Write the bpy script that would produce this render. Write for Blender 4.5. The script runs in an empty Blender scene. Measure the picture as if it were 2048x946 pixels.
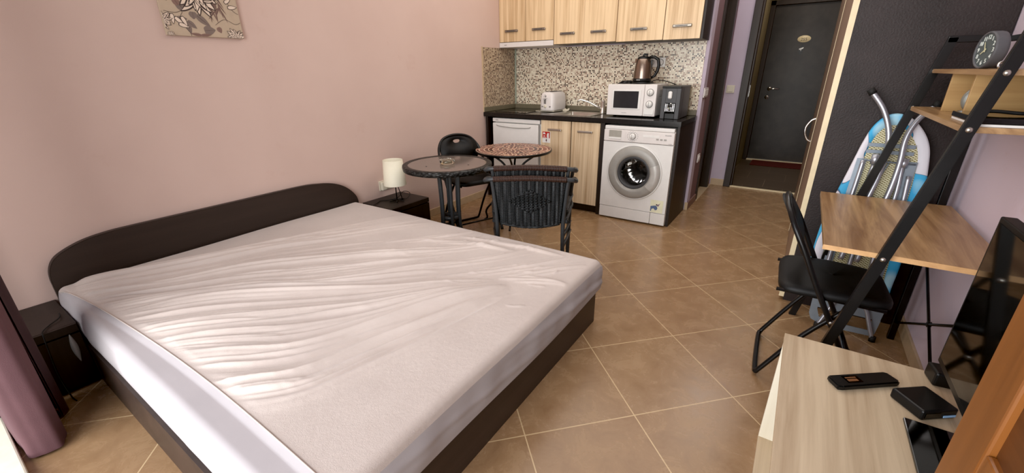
import bpy, bmesh, math, random
import numpy as np
from mathutils import Vector, Matrix
random.seed(7)
PI = math.pi
scn = bpy.context.scene
COL = scn.collection

# ------------------------------------------------------------------ colours and materials
def lin(c):
    c = c / 255.0
    return c / 12.92 if c <= 0.04045 else ((c + 0.055) / 1.055) ** 2.4
def C(r, g, b): return (lin(r), lin(g), lin(b), 1.0)

class NT:
    def __init__(s, name):
        s.m = bpy.data.materials.new(name); s.m.use_nodes = True
        s.t = s.m.node_tree; s.b = s.t.nodes['Principled BSDF']
    def n(s, typ, **kw):
        nd = s.t.nodes.new(typ)
        for k, v in kw.items(): setattr(nd, k, v)
        return nd
    def l(s, a, b): s.t.links.new(a, b)
    def val(s, **kw):
        for k, v in kw.items():
            s.b.inputs[k.replace('_', ' ')].default_value = v
        return s
    def coord(s, kind='Object', scale=(1, 1, 1), rot=(0, 0, 0), loc=(0, 0, 0)):
        tc = s.n('ShaderNodeTexCoord'); mp = s.n('ShaderNodeMapping')
        mp.inputs['Scale'].default_value = scale; mp.inputs['Rotation'].default_value = rot; mp.inputs['Location'].default_value = loc
        s.l(tc.outputs[kind], mp.inputs[0]); return mp.outputs[0]
    def noise(s, vec, scale=5, detail=4, rough=.5, dist=0):
        nz = s.n('ShaderNodeTexNoise'); nz.inputs['Scale'].default_value = scale; nz.inputs['Detail'].default_value = detail
        nz.inputs['Roughness'].default_value = rough; nz.inputs['Distortion'].default_value = dist
        s.l(vec, nz.inputs['Vector']); return nz.outputs['Fac']
    def ramp(s, fac, stops, const=False):
        r = s.n('ShaderNodeValToRGB'); e = r.color_ramp.elements
        if const: r.color_ramp.interpolation = 'CONSTANT'
        e[0].position, e[0].color = stops[0]; e[1].position, e[1].color = stops[-1]
        for p, c in stops[1:-1]:
            x = e.new(p); x.color = c
        s.l(fac, r.inputs[0]); return r.outputs[0]
    def mix(s, fac, a, b, mode='MIX'):
        m = s.n('ShaderNodeMix', data_type='RGBA', blend_type=mode)
        for inp, v in ((m.inputs[0], fac), (m.inputs[6], a), (m.inputs[7], b)):
            if hasattr(v, 'node'): s.l(v, inp)
            else: inp.default_value = v
        return m.outputs[2]
    def math(s, op, a, b=0.0, c=0.0):
        m = s.n('ShaderNodeMath', operation=op)
        for i, v in enumerate((a, b, c)):
            if hasattr(v, 'node'): s.l(v, m.inputs[i])
            else: m.inputs[i].default_value = v
        return m.outputs[0]
    def bump(s, h, strength=.3, dist=.01):
        b = s.n('ShaderNodeBump'); b.inputs['Strength'].default_value = strength; b.inputs['Distance'].default_value = dist
        s.l(h, b.inputs['Height']); s.l(b.outputs[0], s.b.inputs['Normal'])
    def color(s, v):
        if hasattr(v, 'node'): s.l(v, s.b.inputs['Base Color'])
        else: s.b.inputs['Base Color'].default_value = v

def plain(name, col, rough=.5, metal=0, var=.06, nscale=20, bump=0, bscale=200, **kw):
    n = NT(name); n.val(Roughness=rough, Metallic=metal, **kw)
    v = n.coord()
    f = n.noise(v, nscale, 3)
    d = tuple(c * (1 - var) for c in col[:3]) + (1,); u = tuple(min(1, c * (1 + var)) for c in col[:3]) + (1,)
    n.color(n.ramp(f, [(.3, d), (.7, u)]))
    if bump: n.bump(n.noise(v, bscale, 3), bump, .002)
    return n.m

def wood(name, light, dark, axis='z', fine=60, rough=.45, contrast=.5, wav=.35, sharp=(.35, .7)):
    n = NT(name); n.val(Roughness=rough)
    s = {'x': (1.2, fine, fine), 'y': (fine, 1.2, fine), 'z': (fine, fine, 1.2)}[axis]
    v = n.coord(scale=s)
    f1 = n.noise(v, 1.0, 6, .6, wav)
    s2 = tuple(a * .22 for a in s)
    f2 = n.noise(n.coord(scale=s2), 1.0, 3, .5, wav * 2)
    f = n.math('ADD', n.math('MULTIPLY', f1, .55), n.math('MULTIPLY', f2, .45))
    n.color(n.ramp(f, [(sharp[0], dark), (sharp[1], light)]))
    n.bump(f1, .08, .002)
    return n.m

M = {}
def wallmat(name, a, b, zlo=None):
    n = NT(name); n.val(Roughness=.75)
    v = n.coord()
    f = n.noise(v, 1.3, 4, .6)
    c = n.ramp(f, [(.3, a), (.7, b)])
    blot = n.ramp(n.noise(v, 3.2, 5, .7), [(.62, (0, 0, 0, 1)), (.8, (1, 1, 1, 1))])
    c = n.mix(n.math('MULTIPLY', blot, .25), c, C(176, 128, 112))
    n.color(c)
    n.bump(n.noise(v, 260, 3, .6), .12, .002)
    return n.m
M['wall_left'] = wallmat('pink_plaster', C(205, 178, 167), C(212, 186, 175))
M['wall_kitchen'] = wallmat('pink_plaster_kitchen', C(196, 165, 160), C(202, 172, 166))
M['wall_lav'] = wallmat('lavender_plaster', C(190, 176, 192), C(200, 187, 202))
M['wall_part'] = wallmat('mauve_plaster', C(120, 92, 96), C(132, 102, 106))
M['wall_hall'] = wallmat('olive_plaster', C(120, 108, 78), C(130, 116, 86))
M['wall_right'] = wallmat('lilac_plaster', C(216, 200, 212), C(224, 208, 220))
M['ceiling'] = plain('white_ceiling', C(225, 215, 205), .8, bump=.1)

def tilefloor():
    n = NT('beige_floor_tile')
    t, ta, tx, ty = .4427, .8027, 1.7671, 1.9295
    ca, sa = math.cos(ta), math.sin(ta)
    tc = n.n('ShaderNodeTexCoord'); sp = n.n('ShaderNodeSeparateXYZ'); n.l(tc.outputs['Object'], sp.inputs[0])
    X, Y = sp.outputs[0], sp.outputs[1]
    def lc(a, b, k): return n.math('ADD', n.math('ADD', n.math('MULTIPLY', X, a), n.math('MULTIPLY', Y, b)), k)
    u = lc(ca / t, sa / t, -(tx * ca + ty * sa) / t); v = lc(sa / t, -ca / t, -(tx * sa - ty * ca) / t)
    fu, fv = n.math('FRACT', u), n.math('FRACT', v)
    def edge(f): return n.math('MINIMUM', f, n.math('SUBTRACT', 1.0, f))
    e = n.math('MINIMUM', edge(fu), edge(fv))
    g = n.math('LESS_THAN', e, .0052)
    cmb = n.n('ShaderNodeCombineXYZ'); n.l(n.math('FLOOR', u), cmb.inputs[0]); n.l(n.math('FLOOR', v), cmb.inputs[1])
    wn = n.n('ShaderNodeTexWhiteNoise', noise_dimensions='2D'); n.l(cmb.outputs[0], wn.inputs[0])
    ob = n.coord()
    f = n.noise(ob, 9, 8, .72, .6); f2 = n.noise(ob, 60, 5, .7)
    c = n.ramp(f, [(.25, C(132, 102, 72)), (.5, C(156, 125, 92)), (.75, C(174, 143, 108))])
    c = n.mix(n.math('MULTIPLY', f2, .35), c, C(140, 110, 82))
    spots = n.ramp(n.noise(ob, 34, 6, .8, 1.0), [(.60, (0, 0, 0, 1)), (.70, (1, 1, 1, 1))])
    c = n.mix(n.math('MULTIPLY', spots, .35), c, C(118, 88, 62))
    c = n.mix(n.math('MULTIPLY', wn.outputs['Value'], .18), c, C(150, 112, 78))
    # two-tone grout
    c = n.mix(g, c, C(205, 178, 138))
    n.color(c)
    n.l(n.ramp(f, [(.3, (.2, .2, .2, 1)), (.7, (.32, .32, .32, 1))]), n.b.inputs['Roughness'])
    h = n.math('SUBTRACT', n.math('MULTIPLY', f2, .15), n.math('MULTIPLY', g, 1.0))
    n.bump(h, .25, .003)
    return n.m
M['floor'] = tilefloor()
def halltile():
    n = NT('grey_brown_hall_tile'); n.val(Roughness=.4)
    b = n.n('ShaderNodeTexBrick'); b.offset = .5
    n.l(n.coord(loc=(.1, .12, 0)), b.inputs['Vector'])
    b.inputs['Color1'].default_value = C(86, 72, 60); b.inputs['Color2'].default_value = C(92, 78, 66); b.inputs['Mortar'].default_value = C(122, 106, 88)
    b.inputs['Scale'].default_value = 1; b.inputs['Mortar Size'].default_value = .004; b.inputs['Brick Width'].default_value = .4; b.inputs['Row Height'].default_value = .4
    f = n.noise(n.coord(scale=(4, 60, 1)), 1, 5)
    n.color(n.mix(n.math('MULTIPLY', f, .4), b.outputs[0], C(60, 50, 42)))
    return n.m
M['halltile'] = halltile()
def mosaic(name='glass_mosaic_backsplash', dull=0):
    n = NT(name); p = .0135
    tc = n.n('ShaderNodeTexCoord'); sp = n.n('ShaderNodeSeparateXYZ'); n.l(tc.outputs['Object'], sp.inputs[0])
    XY = n.math('ADD', sp.outputs[0], sp.outputs[1])
    u = n.math('DIVIDE', XY, p); v = n.math('DIVIDE', sp.outputs[2], p)
    def edge(f): return n.math('MINIMUM', f, n.math('SUBTRACT', 1.0, f))
    e = n.math('MINIMUM', edge(n.math('FRACT', u)), edge(n.math('FRACT', v)))
    g = n.math('LESS_THAN', e, .09)
    cmb = n.n('ShaderNodeCombineXYZ'); n.l(n.math('FLOOR', u), cmb.inputs[0]); n.l(n.math('FLOOR', v), cmb.inputs[1])
    wn = n.n('ShaderNodeTexWhiteNoise', noise_dimensions='2D'); n.l(cmb.outputs[0], wn.inputs[0])
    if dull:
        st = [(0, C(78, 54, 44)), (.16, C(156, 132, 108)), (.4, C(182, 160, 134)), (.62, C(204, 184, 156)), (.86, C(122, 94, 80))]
    else:
        st = [(0, C(52, 34, 30)), (.13, C(146, 118, 100)), (.24, C(214, 202, 180)), (.50, C(240, 232, 212)), (.72, C(224, 210, 188)), (.88, C(166, 136, 120))]
    c = n.ramp(wn.outputs['Value'], st, const=True)
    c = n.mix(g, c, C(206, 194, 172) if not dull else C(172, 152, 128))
    n.color(c); n.val(Roughness=.25)
    n.bump(n.math('SUBTRACT', 1.0, g), .2, .002)
    return n.m
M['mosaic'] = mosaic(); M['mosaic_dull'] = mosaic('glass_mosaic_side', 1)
M['zebrano'] = wood('light_zebrano_laminate', C(230, 208, 174), C(184, 154, 118), 'z', 42, .4, sharp=(.36, .56))
M['zebrano_up'] = wood('light_zebrano_laminate_upper', C(228, 200, 160), C(182, 148, 106), 'z', 42, .4, sharp=(.36, .56))
M['wenge'] = wood('dark_wenge_laminate', C(50, 40, 36), C(34, 27, 25), 'z', 30, .42)
M['wenge_y'] = wood('dark_wenge_bed_board', C(66, 52, 46), C(50, 40, 36), 'y', 30, .38)
M['headboard'] = wood('dark_wenge_headboard', C(58, 47, 42), C(48, 39, 35), 'y', 30, .45)
M['wardrobe'] = plain('dark_embossed_laminate', C(44, 36, 36), .5, var=.25, nscale=6, bump=.6, bscale=130)
M['wardrobe_door'] = wood('tan_wardrobe_laminate', C(150, 124, 104), C(126, 102, 86), 'z', 30, .45)
M['cream_edge'] = plain('cream_edge_band', C(232, 214, 176), .4)
M['door_dark'] = plain('dark_door_leaf', C(52, 46, 42), .38, var=.3, nscale=7, bump=.3, bscale=60)
M['door_frame'] = wood('dark_door_frame', C(66, 54, 48), C(42, 34, 30), 'z', 40, .4)
M['black_counter'] = plain('black_worktop', C(30, 27, 26), .18, var=.2, nscale=60)
M['white'] = plain('white_enamel', C(226, 224, 220), .3, var=.02)
M['white_pl'] = plain('white_plastic', C(222, 216, 212), .35, var=.02)
M['cream_pl'] = plain('cream_plastic', C(216, 208, 188), .4, var=.03)
M['grey_line'] = plain('grey_seam', C(120, 116, 112), .5)
M['silver'] = plain('satin_silver_plastic', C(156, 153, 147), .42, .1)
M['chrome'] = plain('chrome', C(215, 213, 210), .12, 1.0, var=.02)
M['steel'] = plain('brushed_steel', C(190, 186, 178), .28, 1.0, bump=.1)
M['alu'] = plain('aluminium_tube', C(176, 178, 186), .38, .8, var=.03)
M['galv'] = plain('grey_painted_steel', C(128, 138, 148), .38, .5, var=.05)
M['handle_pewter'] = plain('pewter_handle', C(150, 142, 132), .3, .9)
M['blk_metal'] = plain('black_powder_coat', C(22, 21, 22), .28, var=.15)
M['blk_tube'] = plain('charcoal_tube', C(54, 56, 58), .35, var=.1)
M['blk_pl'] = plain('black_plastic', C(20, 20, 21), .35, var=.1)
M['blk_vinyl'] = plain('black_vinyl', C(18, 18, 19), .55, var=.2, bump=.15, bscale=300)
M['blk_gloss'] = plain('black_gloss', C(9, 9, 10), .06, var=.1)
M['dgrey'] = plain('dark_grey_plastic', C(66, 66, 68), .4)
M['mid_grey'] = plain('graphite_plastic', C(84, 84, 88), .6, bump=.2, bscale=400)
M['rubber'] = plain('black_rubber', C(16, 16, 16), .7)
M['red'] = plain('red_print', C(178, 34, 28), .4)
M['darkred'] = plain('dark_red_mat', C(84, 26, 26), .9, bump=.4)
M['paper'] = plain('white_paper', C(228, 226, 222), .6)
M['yellowish'] = plain('pale_yellow_paper', C(226, 224, 194), .6, var=.06)
M['bluefig'] = plain('blue_print', C(84, 104, 140), .6, var=.3, nscale=150)
M['skin_print'] = plain('mauve_print', C(134, 112, 128), .6)
M['baseboard'] = plain('beige_skirting_tile', C(196, 172, 140), .35, var=.08)
M['lime'] = plain('lime_label', C(200, 214, 60), .5)
M['oak'] = wood('oak_laminate_y', C(194, 158, 114), C(130, 94, 60), 'y', 15, .34, wav=2.2, sharp=(.36, .60))
M['oak_x'] = wood('oak_laminate_x', C(208, 172, 116), C(158, 116, 66), 'x', 22, .45, wav=.8)
M['oak_edge'] = wood('oak_edge', C(224, 180, 128), C(196, 150, 102), 'y', 30, .45)
M['ash'] = wood('pale_ash_laminate', C(214, 194, 164), C(168, 142, 112), 'y', 30, .4, wav=.6, sharp=(.34, .6))
M['ash_white'] = wood('pale_cream_ash', C(240, 234, 216), C(226, 216, 192), 'z', 38, .45)
M['orange_wood'] = wood('varnished_orange_wood', C(146, 90, 42), C(98, 56, 22), 'z', 30, .3, wav=.8)
M['orange_panel'] = wood('varnished_orange_panel', C(112, 64, 28), C(66, 36, 15), 'y', 46, .4, wav=.8)
M['curtain'] = plain('plum_curtain', C(92, 62, 66), .9, var=.15, nscale=5, bump=.3, bscale=500)
M['curtain_dk'] = plain('dark_plum_curtain', C(62, 42, 46), .9, bump=.3, bscale=500)
M['orange_plate'] = plain('cream_plaque', C(238, 220, 178), .35)
M['kettle'] = plain('copper_steel', C(140, 124, 112), .25, .9, var=.05)
M['clock_face'] = plain('slate_clock_face', C(74, 84, 86), .5)
M['numeral'] = plain('pale_numerals', C(226, 232, 226), .5)
M['sign_glass'] = plain('grey_disc', C(132, 132, 126), .3, .2)

def fabric_cover():
    n = NT('cream_terry_cover'); n.val(Roughness=.95)
    n.b.inputs['Sheen Weight'].default_value = .3
    v = n.coord()
    c = n.ramp(n.noise(v, 2.2, 5, .6), [(.3, C(190, 176, 168)), (.7, C(206, 193, 185))])
    n.color(c)
    n.bump(n.math('ADD', n.noise(v, 420, 4, .7), n.math('MULTIPLY', n.noise(v, 45, 4, .6), 1.3)), .35, .004)
    return n.m
M['terry'] = fabric_cover()
M['sheet'] = plain('white_smooth_skirt', C(176, 170, 172), .8, var=.04, nscale=4, bump=.1, bscale=60)

def glassmat(name, col, rough, trans, ior=1.45):
    n = NT(name); n.val(Roughness=rough, IOR=ior); n.color(col); n.b.inputs['Transmission Weight'].default_value = trans
    return n.m
M['tabletop_glass'] = glassmat('smoked_frosted_glass', C(128, 116, 108), .12, .18)
M['clear'] = glassmat('clear_glass', C(236, 232, 214), .03, 1.0)
def thin_glass():
    n = NT('washer_glass'); n.val(Roughness=.03, Alpha=.16); n.color(C(30, 32, 36)); return n.m
M['door_glass'] = thin_glass()
M['mw_glass'] = plain('dark_oven_glass', C(44, 44, 46), .08)
def weave(name, a, b, sx, sz):
    n = NT(name); n.val(Roughness=.42)
    v = n.coord(scale=(1, 1, 1))
    w = n.n('ShaderNodeTexWave', wave_type='BANDS', bands_direction='Z'); w.inputs['Scale'].default_value = sz; w.inputs['Distortion'].default_value = .8
    n.l(v, w.inputs[0])
    n.color(n.ramp(w.outputs['Fac'], [(.2, a), (.8, b)])); n.bump(w.outputs['Fac'], .6, .004)
    return n.m
M['wicker'] = weave('black_resin_wicker', C(16, 17, 18), C(46, 48, 50), 1, 36)
def wrapmat():
    n = NT('brown_wrapped_cane'); n.val(Roughness=.35)
    w = n.n('ShaderNodeTexWave', wave_type='BANDS', bands_direction='X'); w.inputs['Scale'].default_value = 34; w.inputs['Distortion'].default_value = .5
    n.l(n.coord(), w.inputs[0])
    n.color(n.ramp(w.outputs['Fac'], [(.2, C(26, 18, 16)), (.8, C(78, 54, 46))])); n.bump(w.outputs['Fac'], .7, .004)
    return n.m
M['wrap'] = wrapmat()
def braid():
    n = NT('black_braided_rim'); n.val(Roughness=.4)
    vo = n.n('ShaderNodeTexVoronoi'); vo.inputs['Scale'].default_value = 46; n.l(n.coord(scale=(1, 1, 2.2)), vo.inputs['Vector'])
    n.color(n.ramp(vo.outputs['Distance'], [(.1, C(62, 62, 60)), (.6, C(18, 18, 18))])); n.bump(vo.outputs['Distance'], .8, .006)
    return n.m
M['braid'] = braid()
def meshmetal():
    n = NT('khaki_expanded_mesh'); n.val(Roughness=.5)
    tc = n.n('ShaderNodeTexCoord'); sp = n.n('ShaderNodeSeparateXYZ'); n.l(tc.outputs['Object'], sp.inputs[0])
    a = n.math('MULTIPLY', sp.outputs[0], 62); b = n.math('MULTIPLY', sp.outputs[2], 95)
    def edge(f):
        f = n.math('FRACT', f); return n.math('MINIMUM', f, n.math('SUBTRACT', 1.0, f))
    e = n.math('MINIMUM', edge(n.math('ADD', a, b)), edge(n.math('SUBTRACT', a, b)))
    g = n.math('LESS_THAN', e, .13)
    n.color(n.mix(g, C(134, 122, 74), C(226, 222, 190)))
    n.bump(g, .5, .003)
    return n.m
M['mesh_metal'] = meshmetal()
def boardcover():
    n = NT('white_and_blue_cover'); n.val(Roughness=.8)
    v = n.coord(loc=(.12, 0, .30))
    f = n.noise(v, 9.5, 0, .3)
    c = n.ramp(f, [(0, C(222, 220, 228)), (.50, C(220, 218, 226)), (.505, C(40, 44, 90)), (.52, C(70, 168, 214)), (.62, C(60, 170, 220)), (.74, C(170, 214, 232))])
    n.color(c); return n.m
M['board_cover'] = boardcover()
M['tess'] = [plain('tessera_%s' % k, c, .3, var=.1) for k, c in (('maroon', C(98, 46, 42)), ('brown', C(112, 66, 58)), ('rose', C(156, 102, 90)), ('umber', C(60, 32, 30)), ('tan', C(188, 142, 118)))]
M['grout'] = plain('cream_grout', C(214, 182, 156), .6)
M['canvas'] = plain('taupe_canvas', C(186, 166, 144), .8, var=.04, bump=.2, bscale=500)
M['petal'] = plain('cream_petal_ink', C(222, 202, 184), .8, var=.05)
M['ink'] = plain('dark_ink', C(62, 48, 44), .8)
M['leaf_ink'] = plain('grey_leaf_ink', C(124, 108, 100), .8)
M['leaf_brown'] = plain('brown_leaf_ink', C(132, 104, 94), .8)

# ------------------------------------------------------------------ mesh helpers
class MB:
    def __init__(s): s.bm = bmesh.new(); s.mi = 0
    def _tag(s, fs):
        for f in fs: f.material_index = s.mi
    def box(s, x0, x1, y0, y1, z0, z1, bev=0, seg=2, rot=None):
        b = bmesh.new()
        bmesh.ops.create_cube(b, size=1)
        for v in b.verts:
            v.co = Vector(((x0 + x1) / 2 + v.co.x * (x1 - x0), (y0 + y1) / 2 + v.co.y * (y1 - y0), (z0 + z1) / 2 + v.co.z * (z1 - z0)))
        if bev: bmesh.ops.bevel(b, geom=list(b.edges), offset=bev, segments=seg, profile=.5, affect='EDGES')
        if rot: bmesh.ops.transform(b, matrix=rot, verts=b.verts)
        s.merge(b); return s
    def merge(s, b):
        m = {}
        for v in b.verts: m[v] = s.bm.verts.new(v.co)
        for f in b.faces:
            try:
                nf = s.bm.faces.new([m[v] for v in f.verts]); nf.material_index = s.mi; nf.smooth = f.smooth
            except ValueError: pass
        b.free()
    def tube(s, pts, r, seg=12, closed=False, smooth=0, cap=True):
        pts = [Vector(p) for p in pts]
        if smooth: pts = catmull(pts, smooth, closed)
        n = len(pts); rs = r if isinstance(r, (list, tuple)) else [r] * n
        if len(rs) != n: rs = [rs[0] + (rs[-1] - rs[0]) * i / (n - 1) for i in range(n)]
        rings = []; up = None
        for i, p in enumerate(pts):
            if closed: t = pts[(i + 1) % n] - pts[i - 1]
            else: t = pts[min(i + 1, n - 1)] - pts[max(i - 1, 0)]
            t.normalize()
            if up is None:
                up = t.orthogonal().normalized()
            else:
                up = (up - t * up.dot(t))
                up = up.normalized() if up.length > 1e-6 else t.orthogonal().normalized()
            w = t.cross(up)
            rings.append([s.bm.verts.new(p + (up * math.cos(2 * PI * k / seg) + w * math.sin(2 * PI * k / seg)) * rs[i]) for k in range(seg)])
        rng = range(n) if closed else range(n - 1)
        for i in rng:
            a, b = rings[i], rings[(i + 1) % n]
            off = 0
            if closed and i == n - 1:
                off = min(range(seg), key=lambda o: (a[0].co - b[o].co).length)
            for k in range(seg):
                f = s.bm.faces.new((a[k], a[(k + 1) % seg], b[(k + 1 + off) % seg], b[(k + off) % seg])); f.smooth = True; f.material_index = s.mi
        if cap and not closed:
            for rg in (rings[0], rings[-1][::-1]):
                f = s.bm.faces.new(rg[::-1]); f.material_index = s.mi
        return s
    def lathe(s, prof, c=(0, 0, 0), seg=40, axis='z', smooth=True, arc=None):
        rings = []
        full = arc is None; a0, a1 = arc or (0, 2 * PI)
        cnt = seg if full else seg + 1
        for r, h in prof:
            ring = []
            if abs(r) < 1e-6 and full:
                v0 = s.bm.verts.new(Vector({'z': (0, 0, h), 'y': (0, h, 0), 'x': (h, 0, 0)}[axis]) + Vector(c)); rings.append([v0] * cnt); continue
            for k in range(cnt):
                a = a0 + (a1 - a0) * k / seg
                x, y = r * math.cos(a), r * math.sin(a)
                p = {'z': (x, y, h), 'y': (x, h, y), 'x': (h, x, y)}[axis]
                ring.append(s.bm.verts.new(Vector(p) + Vector(c)))
            rings.append(ring)
        for i in range(len(rings) - 1):
            a, b = rings[i], rings[i + 1]
            for k in range(cnt if full else cnt - 1):
                vs = []
                for vv in (a[k], a[(k + 1) % cnt], b[(k + 1) % cnt], b[k]):
                    if vv not in vs: vs.append(vv)
                if len(vs) < 3: continue
                f = s.bm.faces.new(vs); f.smooth = smooth; f.material_index = s.mi
        if full and len(prof) == 2 and prof[0][0] > 1e-5:
            for ring, r in ((rings[0], prof[0][0]), (rings[-1], prof[-1][0])):
                if r > 1e-5:
                    try: f = s.bm.faces.new(ring); f.material_index = s.mi
                    except ValueError: pass
        return s
    def prism(s, pts, d, origin=(0, 0, 0), bev=0):
        """polygon pts (3D, planar) extruded by the vector d"""
        b = bmesh.new()
        vs = [b.verts.new(Vector(p) + Vector(origin)) for p in pts]
        f = b.faces.new(vs)
        r = bmesh.ops.extrude_face_region(b, geom=[f])
        bmesh.ops.translate(b, verts=[v for v in r['geom'] if isinstance(v, bmesh.types.BMVert)], vec=Vector(d))
        bmesh.ops.recalc_face_normals(b, faces=b.faces)
        if bev: bmesh.ops.bevel(b, geom=list(b.edges), offset=bev, segments=2, affect='EDGES')
        s.merge(b); return s
    def poly(s, pts):
        f = s.bm.faces.new([s.bm.verts.new(p) for p in pts]); f.material_index = s.mi; return s
    def grid(s, nu, nv, fn, smooth=True, close_u=False, mat=None):
        g = [[s.bm.verts.new(fn(i / (nu - (0 if close_u else 1)), j / (nv - 1))) for j in range(nv)] for i in range(nu)]
        for i in range(nu if close_u else nu - 1):
            for j in range(nv - 1):
                i2 = (i + 1) % nu
                f = s.bm.faces.new((g[i][j], g[i2][j], g[i2][j + 1], g[i][j + 1])); f.smooth = smooth
                f.material_index = mat(i, j) if mat else s.mi
        return s
    def obj(s, name, mat, parent=None, mtx=None, fix=True):
        if fix: bmesh.ops.recalc_face_normals(s.bm, faces=s.bm.faces)
        me = bpy.data.meshes.new(name); s.bm.to_mesh(me); s.bm.free()
        for m in (mat if isinstance(mat, list) else [mat]): me.materials.append(m)
        o = bpy.data.objects.new(name, me); COL.objects.link(o)
        if parent: o.parent = parent
        if mtx: o.matrix_local = mtx
        return o

def catmull(p, k, closed=False):
    out = []; n = len(p)
    rng = range(n) if closed else range(n - 1)
    for i in rng:
        if closed: a, b, c, d = p[i - 1], p[i], p[(i + 1) % n], p[(i + 2) % n]
        else: a, b, c, d = p[max(i - 1, 0)], p[i], p[i + 1], p[min(i + 2, n - 1)]
        for j in range(k):
            t = j / k
            out.append(.5 * ((2 * b) + (c - a) * t + (2 * a - 5 * b + 4 * c - d) * t * t + (3 * b - a - 3 * c + d) * t ** 3))
    if not closed: out.append(p[-1])
    return out

def thing(name, label, cat, loc=(0, 0, 0), rotz=0, group=None, rot=None):
    o = bpy.data.objects.new(name, None); COL.objects.link(o); o.empty_display_size = .05
    o.location = loc; o.rotation_euler = rot or (0, 0, rotz)
    o['label'] = label; o['category'] = cat
    if group: o['group'] = group
    return o
def tag(o, label, cat, group=None):
    o['label'] = label; o['category'] = cat
    if group: o['group'] = group
    return o
def struct(name, mb, mat, parent=None):
    o = mb.obj(name, mat, parent)
    if not parent: o['kind'] = 'structure'
    return o
def dup(root, loc, rotz, label, group=None):
    r = root.copy(); COL.objects.link(r); r.location = loc; r.rotation_euler = (0, 0, rotz); r['label'] = label
    if group: r['group'] = group
    for ch in list(root.children):
        c = ch.copy(); COL.objects.link(c); c.parent = r
        for g in list(ch.children):
            d = g.copy(); COL.objects.link(d); d.parent = c
    return r
def text_bm(mb, txt, size, mtx, depth=.0006):
    cu = bpy.data.curves.new('t', 'FONT'); cu.body = txt; cu.size = size; cu.align_x = 'CENTER'; cu.align_y = 'CENTER'; cu.extrude = depth; cu.resolution_u = 3
    o = bpy.data.objects.new('t', cu); COL.objects.link(o)
    dg = bpy.context.evaluated_depsgraph_get(); dg.update()
    me = bpy.data.meshes.new_from_object(o.evaluated_get(dg))
    b = bmesh.new(); b.from_mesh(me); bmesh.ops.transform(b, matrix=mtx, verts=b.verts); mb.merge(b)
    bpy.data.objects.remove(o); bpy.data.curves.remove(cu); bpy.data.meshes.remove(me)
def frame(origin, xdir, ydir):
    """matrix that lays text in the plane of xdir (reading direction) and ydir (up)"""
    x = Vector(xdir).normalized(); y = Vector(ydir).normalized(); z = x.cross(y)
    m = Matrix((x, y, z)).transposed().to_4x4(); m.translation = Vector(origin); return m
def marks(mb, cx, y, z, w, h, n):
    # a row of small raised strokes, lettering too small to read
    rn = random.Random(n)
    for k in range(n):
        x = cx - w / 2 + w * (k + .5) / n; hw = w / n * .36
        mb.box(x - hw, x + hw, y - .0008, y, z - h / 2, z - h / 2 + h * .28); mb.box(x - hw, x - hw * .3, y - .0008, y, z - h / 2, z + h / 2)
        if rn.random() < .6: mb.box(x - hw, x + hw, y - .0008, y, z + h / 2 - h * .28, z + h / 2)
FRONT = lambda x, y, z: frame((x, y, z), (1, 0, 0), (0, 0, 1))     # plane facing -Y

for k_ in ('wenge', 'wenge_y', 'headboard', 'wardrobe', 'door_dark', 'door_frame', 'black_counter', 'blk_metal', 'blk_tube', 'blk_pl', 'blk_vinyl', 'wicker', 'braid', 'wrap', 'dgrey'):
    M[k_].node_tree.nodes['Principled BSDF'].inputs['Specular IOR Level'].default_value = .32
# ------------------------------------------------------------------ constants of the place
KY, XR, H = 4.13, 3.36, 2.62
YF = 3.55
# ------------------------------------------------------------------ setting
struct('floor', MB().box(-.1, XR + .1, -.30, 5.30, -.1, 0), M['floor'])
struct('floor_hall', MB().box(2.0, XR + .1, 5.30, 7.4, -.1, .0), M['halltile'])
struct('ceiling', MB().box(-.1, XR + .1, -.42, 7.4, H, H + .1), M['ceiling'])
struct('wall_left', MB().box(-.12, 0, -.42, KY + .12, 0, H), M['wall_left'])
struct('wall_right', MB().box(XR, XR + .12, -.42, 7.4, 0, H), M['wall_right'])
struct('wall_kitchen', MB().box(0, 1.963, KY, KY + .12, 0, H), M['wall_lav'])
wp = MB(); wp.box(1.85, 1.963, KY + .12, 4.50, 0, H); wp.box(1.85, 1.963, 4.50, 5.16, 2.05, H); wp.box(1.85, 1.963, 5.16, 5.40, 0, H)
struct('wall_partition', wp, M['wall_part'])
wf = MB(); wf.box(1.963, 2.125, 5.30, 5.42, 0, H); wf.box(2.125, 3.3, 5.30, 5.42, 2.12, H); wf.box(3.18, XR, 5.30, 5.42, 0, H)
struct('wall_hall_opening', wf, M['wall_lav'])
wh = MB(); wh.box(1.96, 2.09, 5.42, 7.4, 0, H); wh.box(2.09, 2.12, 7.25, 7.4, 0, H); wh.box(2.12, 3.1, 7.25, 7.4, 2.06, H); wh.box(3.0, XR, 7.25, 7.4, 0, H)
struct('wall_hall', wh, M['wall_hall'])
ww = MB(); ww.box(0, .3, -.42, -.14, 0, H); ww.box(3.12, XR, -.42, -.14, 0, H); ww.box(.3, 3.12, -.42, -.14, 2.3, H)
struct('wall_window', ww, M['wall_lav'])
struct('trim_1', MB().box(.3, 3.12, -.42, -.07, 0, .032, .006), plain('cream_threshold', C(236, 230, 208), .5))
# skirting
struct('baseboard_left', MB().box(0, .012, -.14, 3.50, 0, .07, .002), M['baseboard'])
struct('baseboard_right', MB().box(XR - .012, XR, -.14, 2.66, 0, .07, .002), M['baseboard'])
bk = MB(); bk.box(1.947, 1.975, KY - .012, KY, 0, .075, .002); struct('baseboard_kitchen', bk, M['baseboard'])
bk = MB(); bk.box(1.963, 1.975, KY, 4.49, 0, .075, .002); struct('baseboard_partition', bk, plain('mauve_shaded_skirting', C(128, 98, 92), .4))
struct('baseboard_hall', MB().box(1.975, 2.118, 5.288, 5.30, 0, .075, .002), M['baseboard'])
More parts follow.
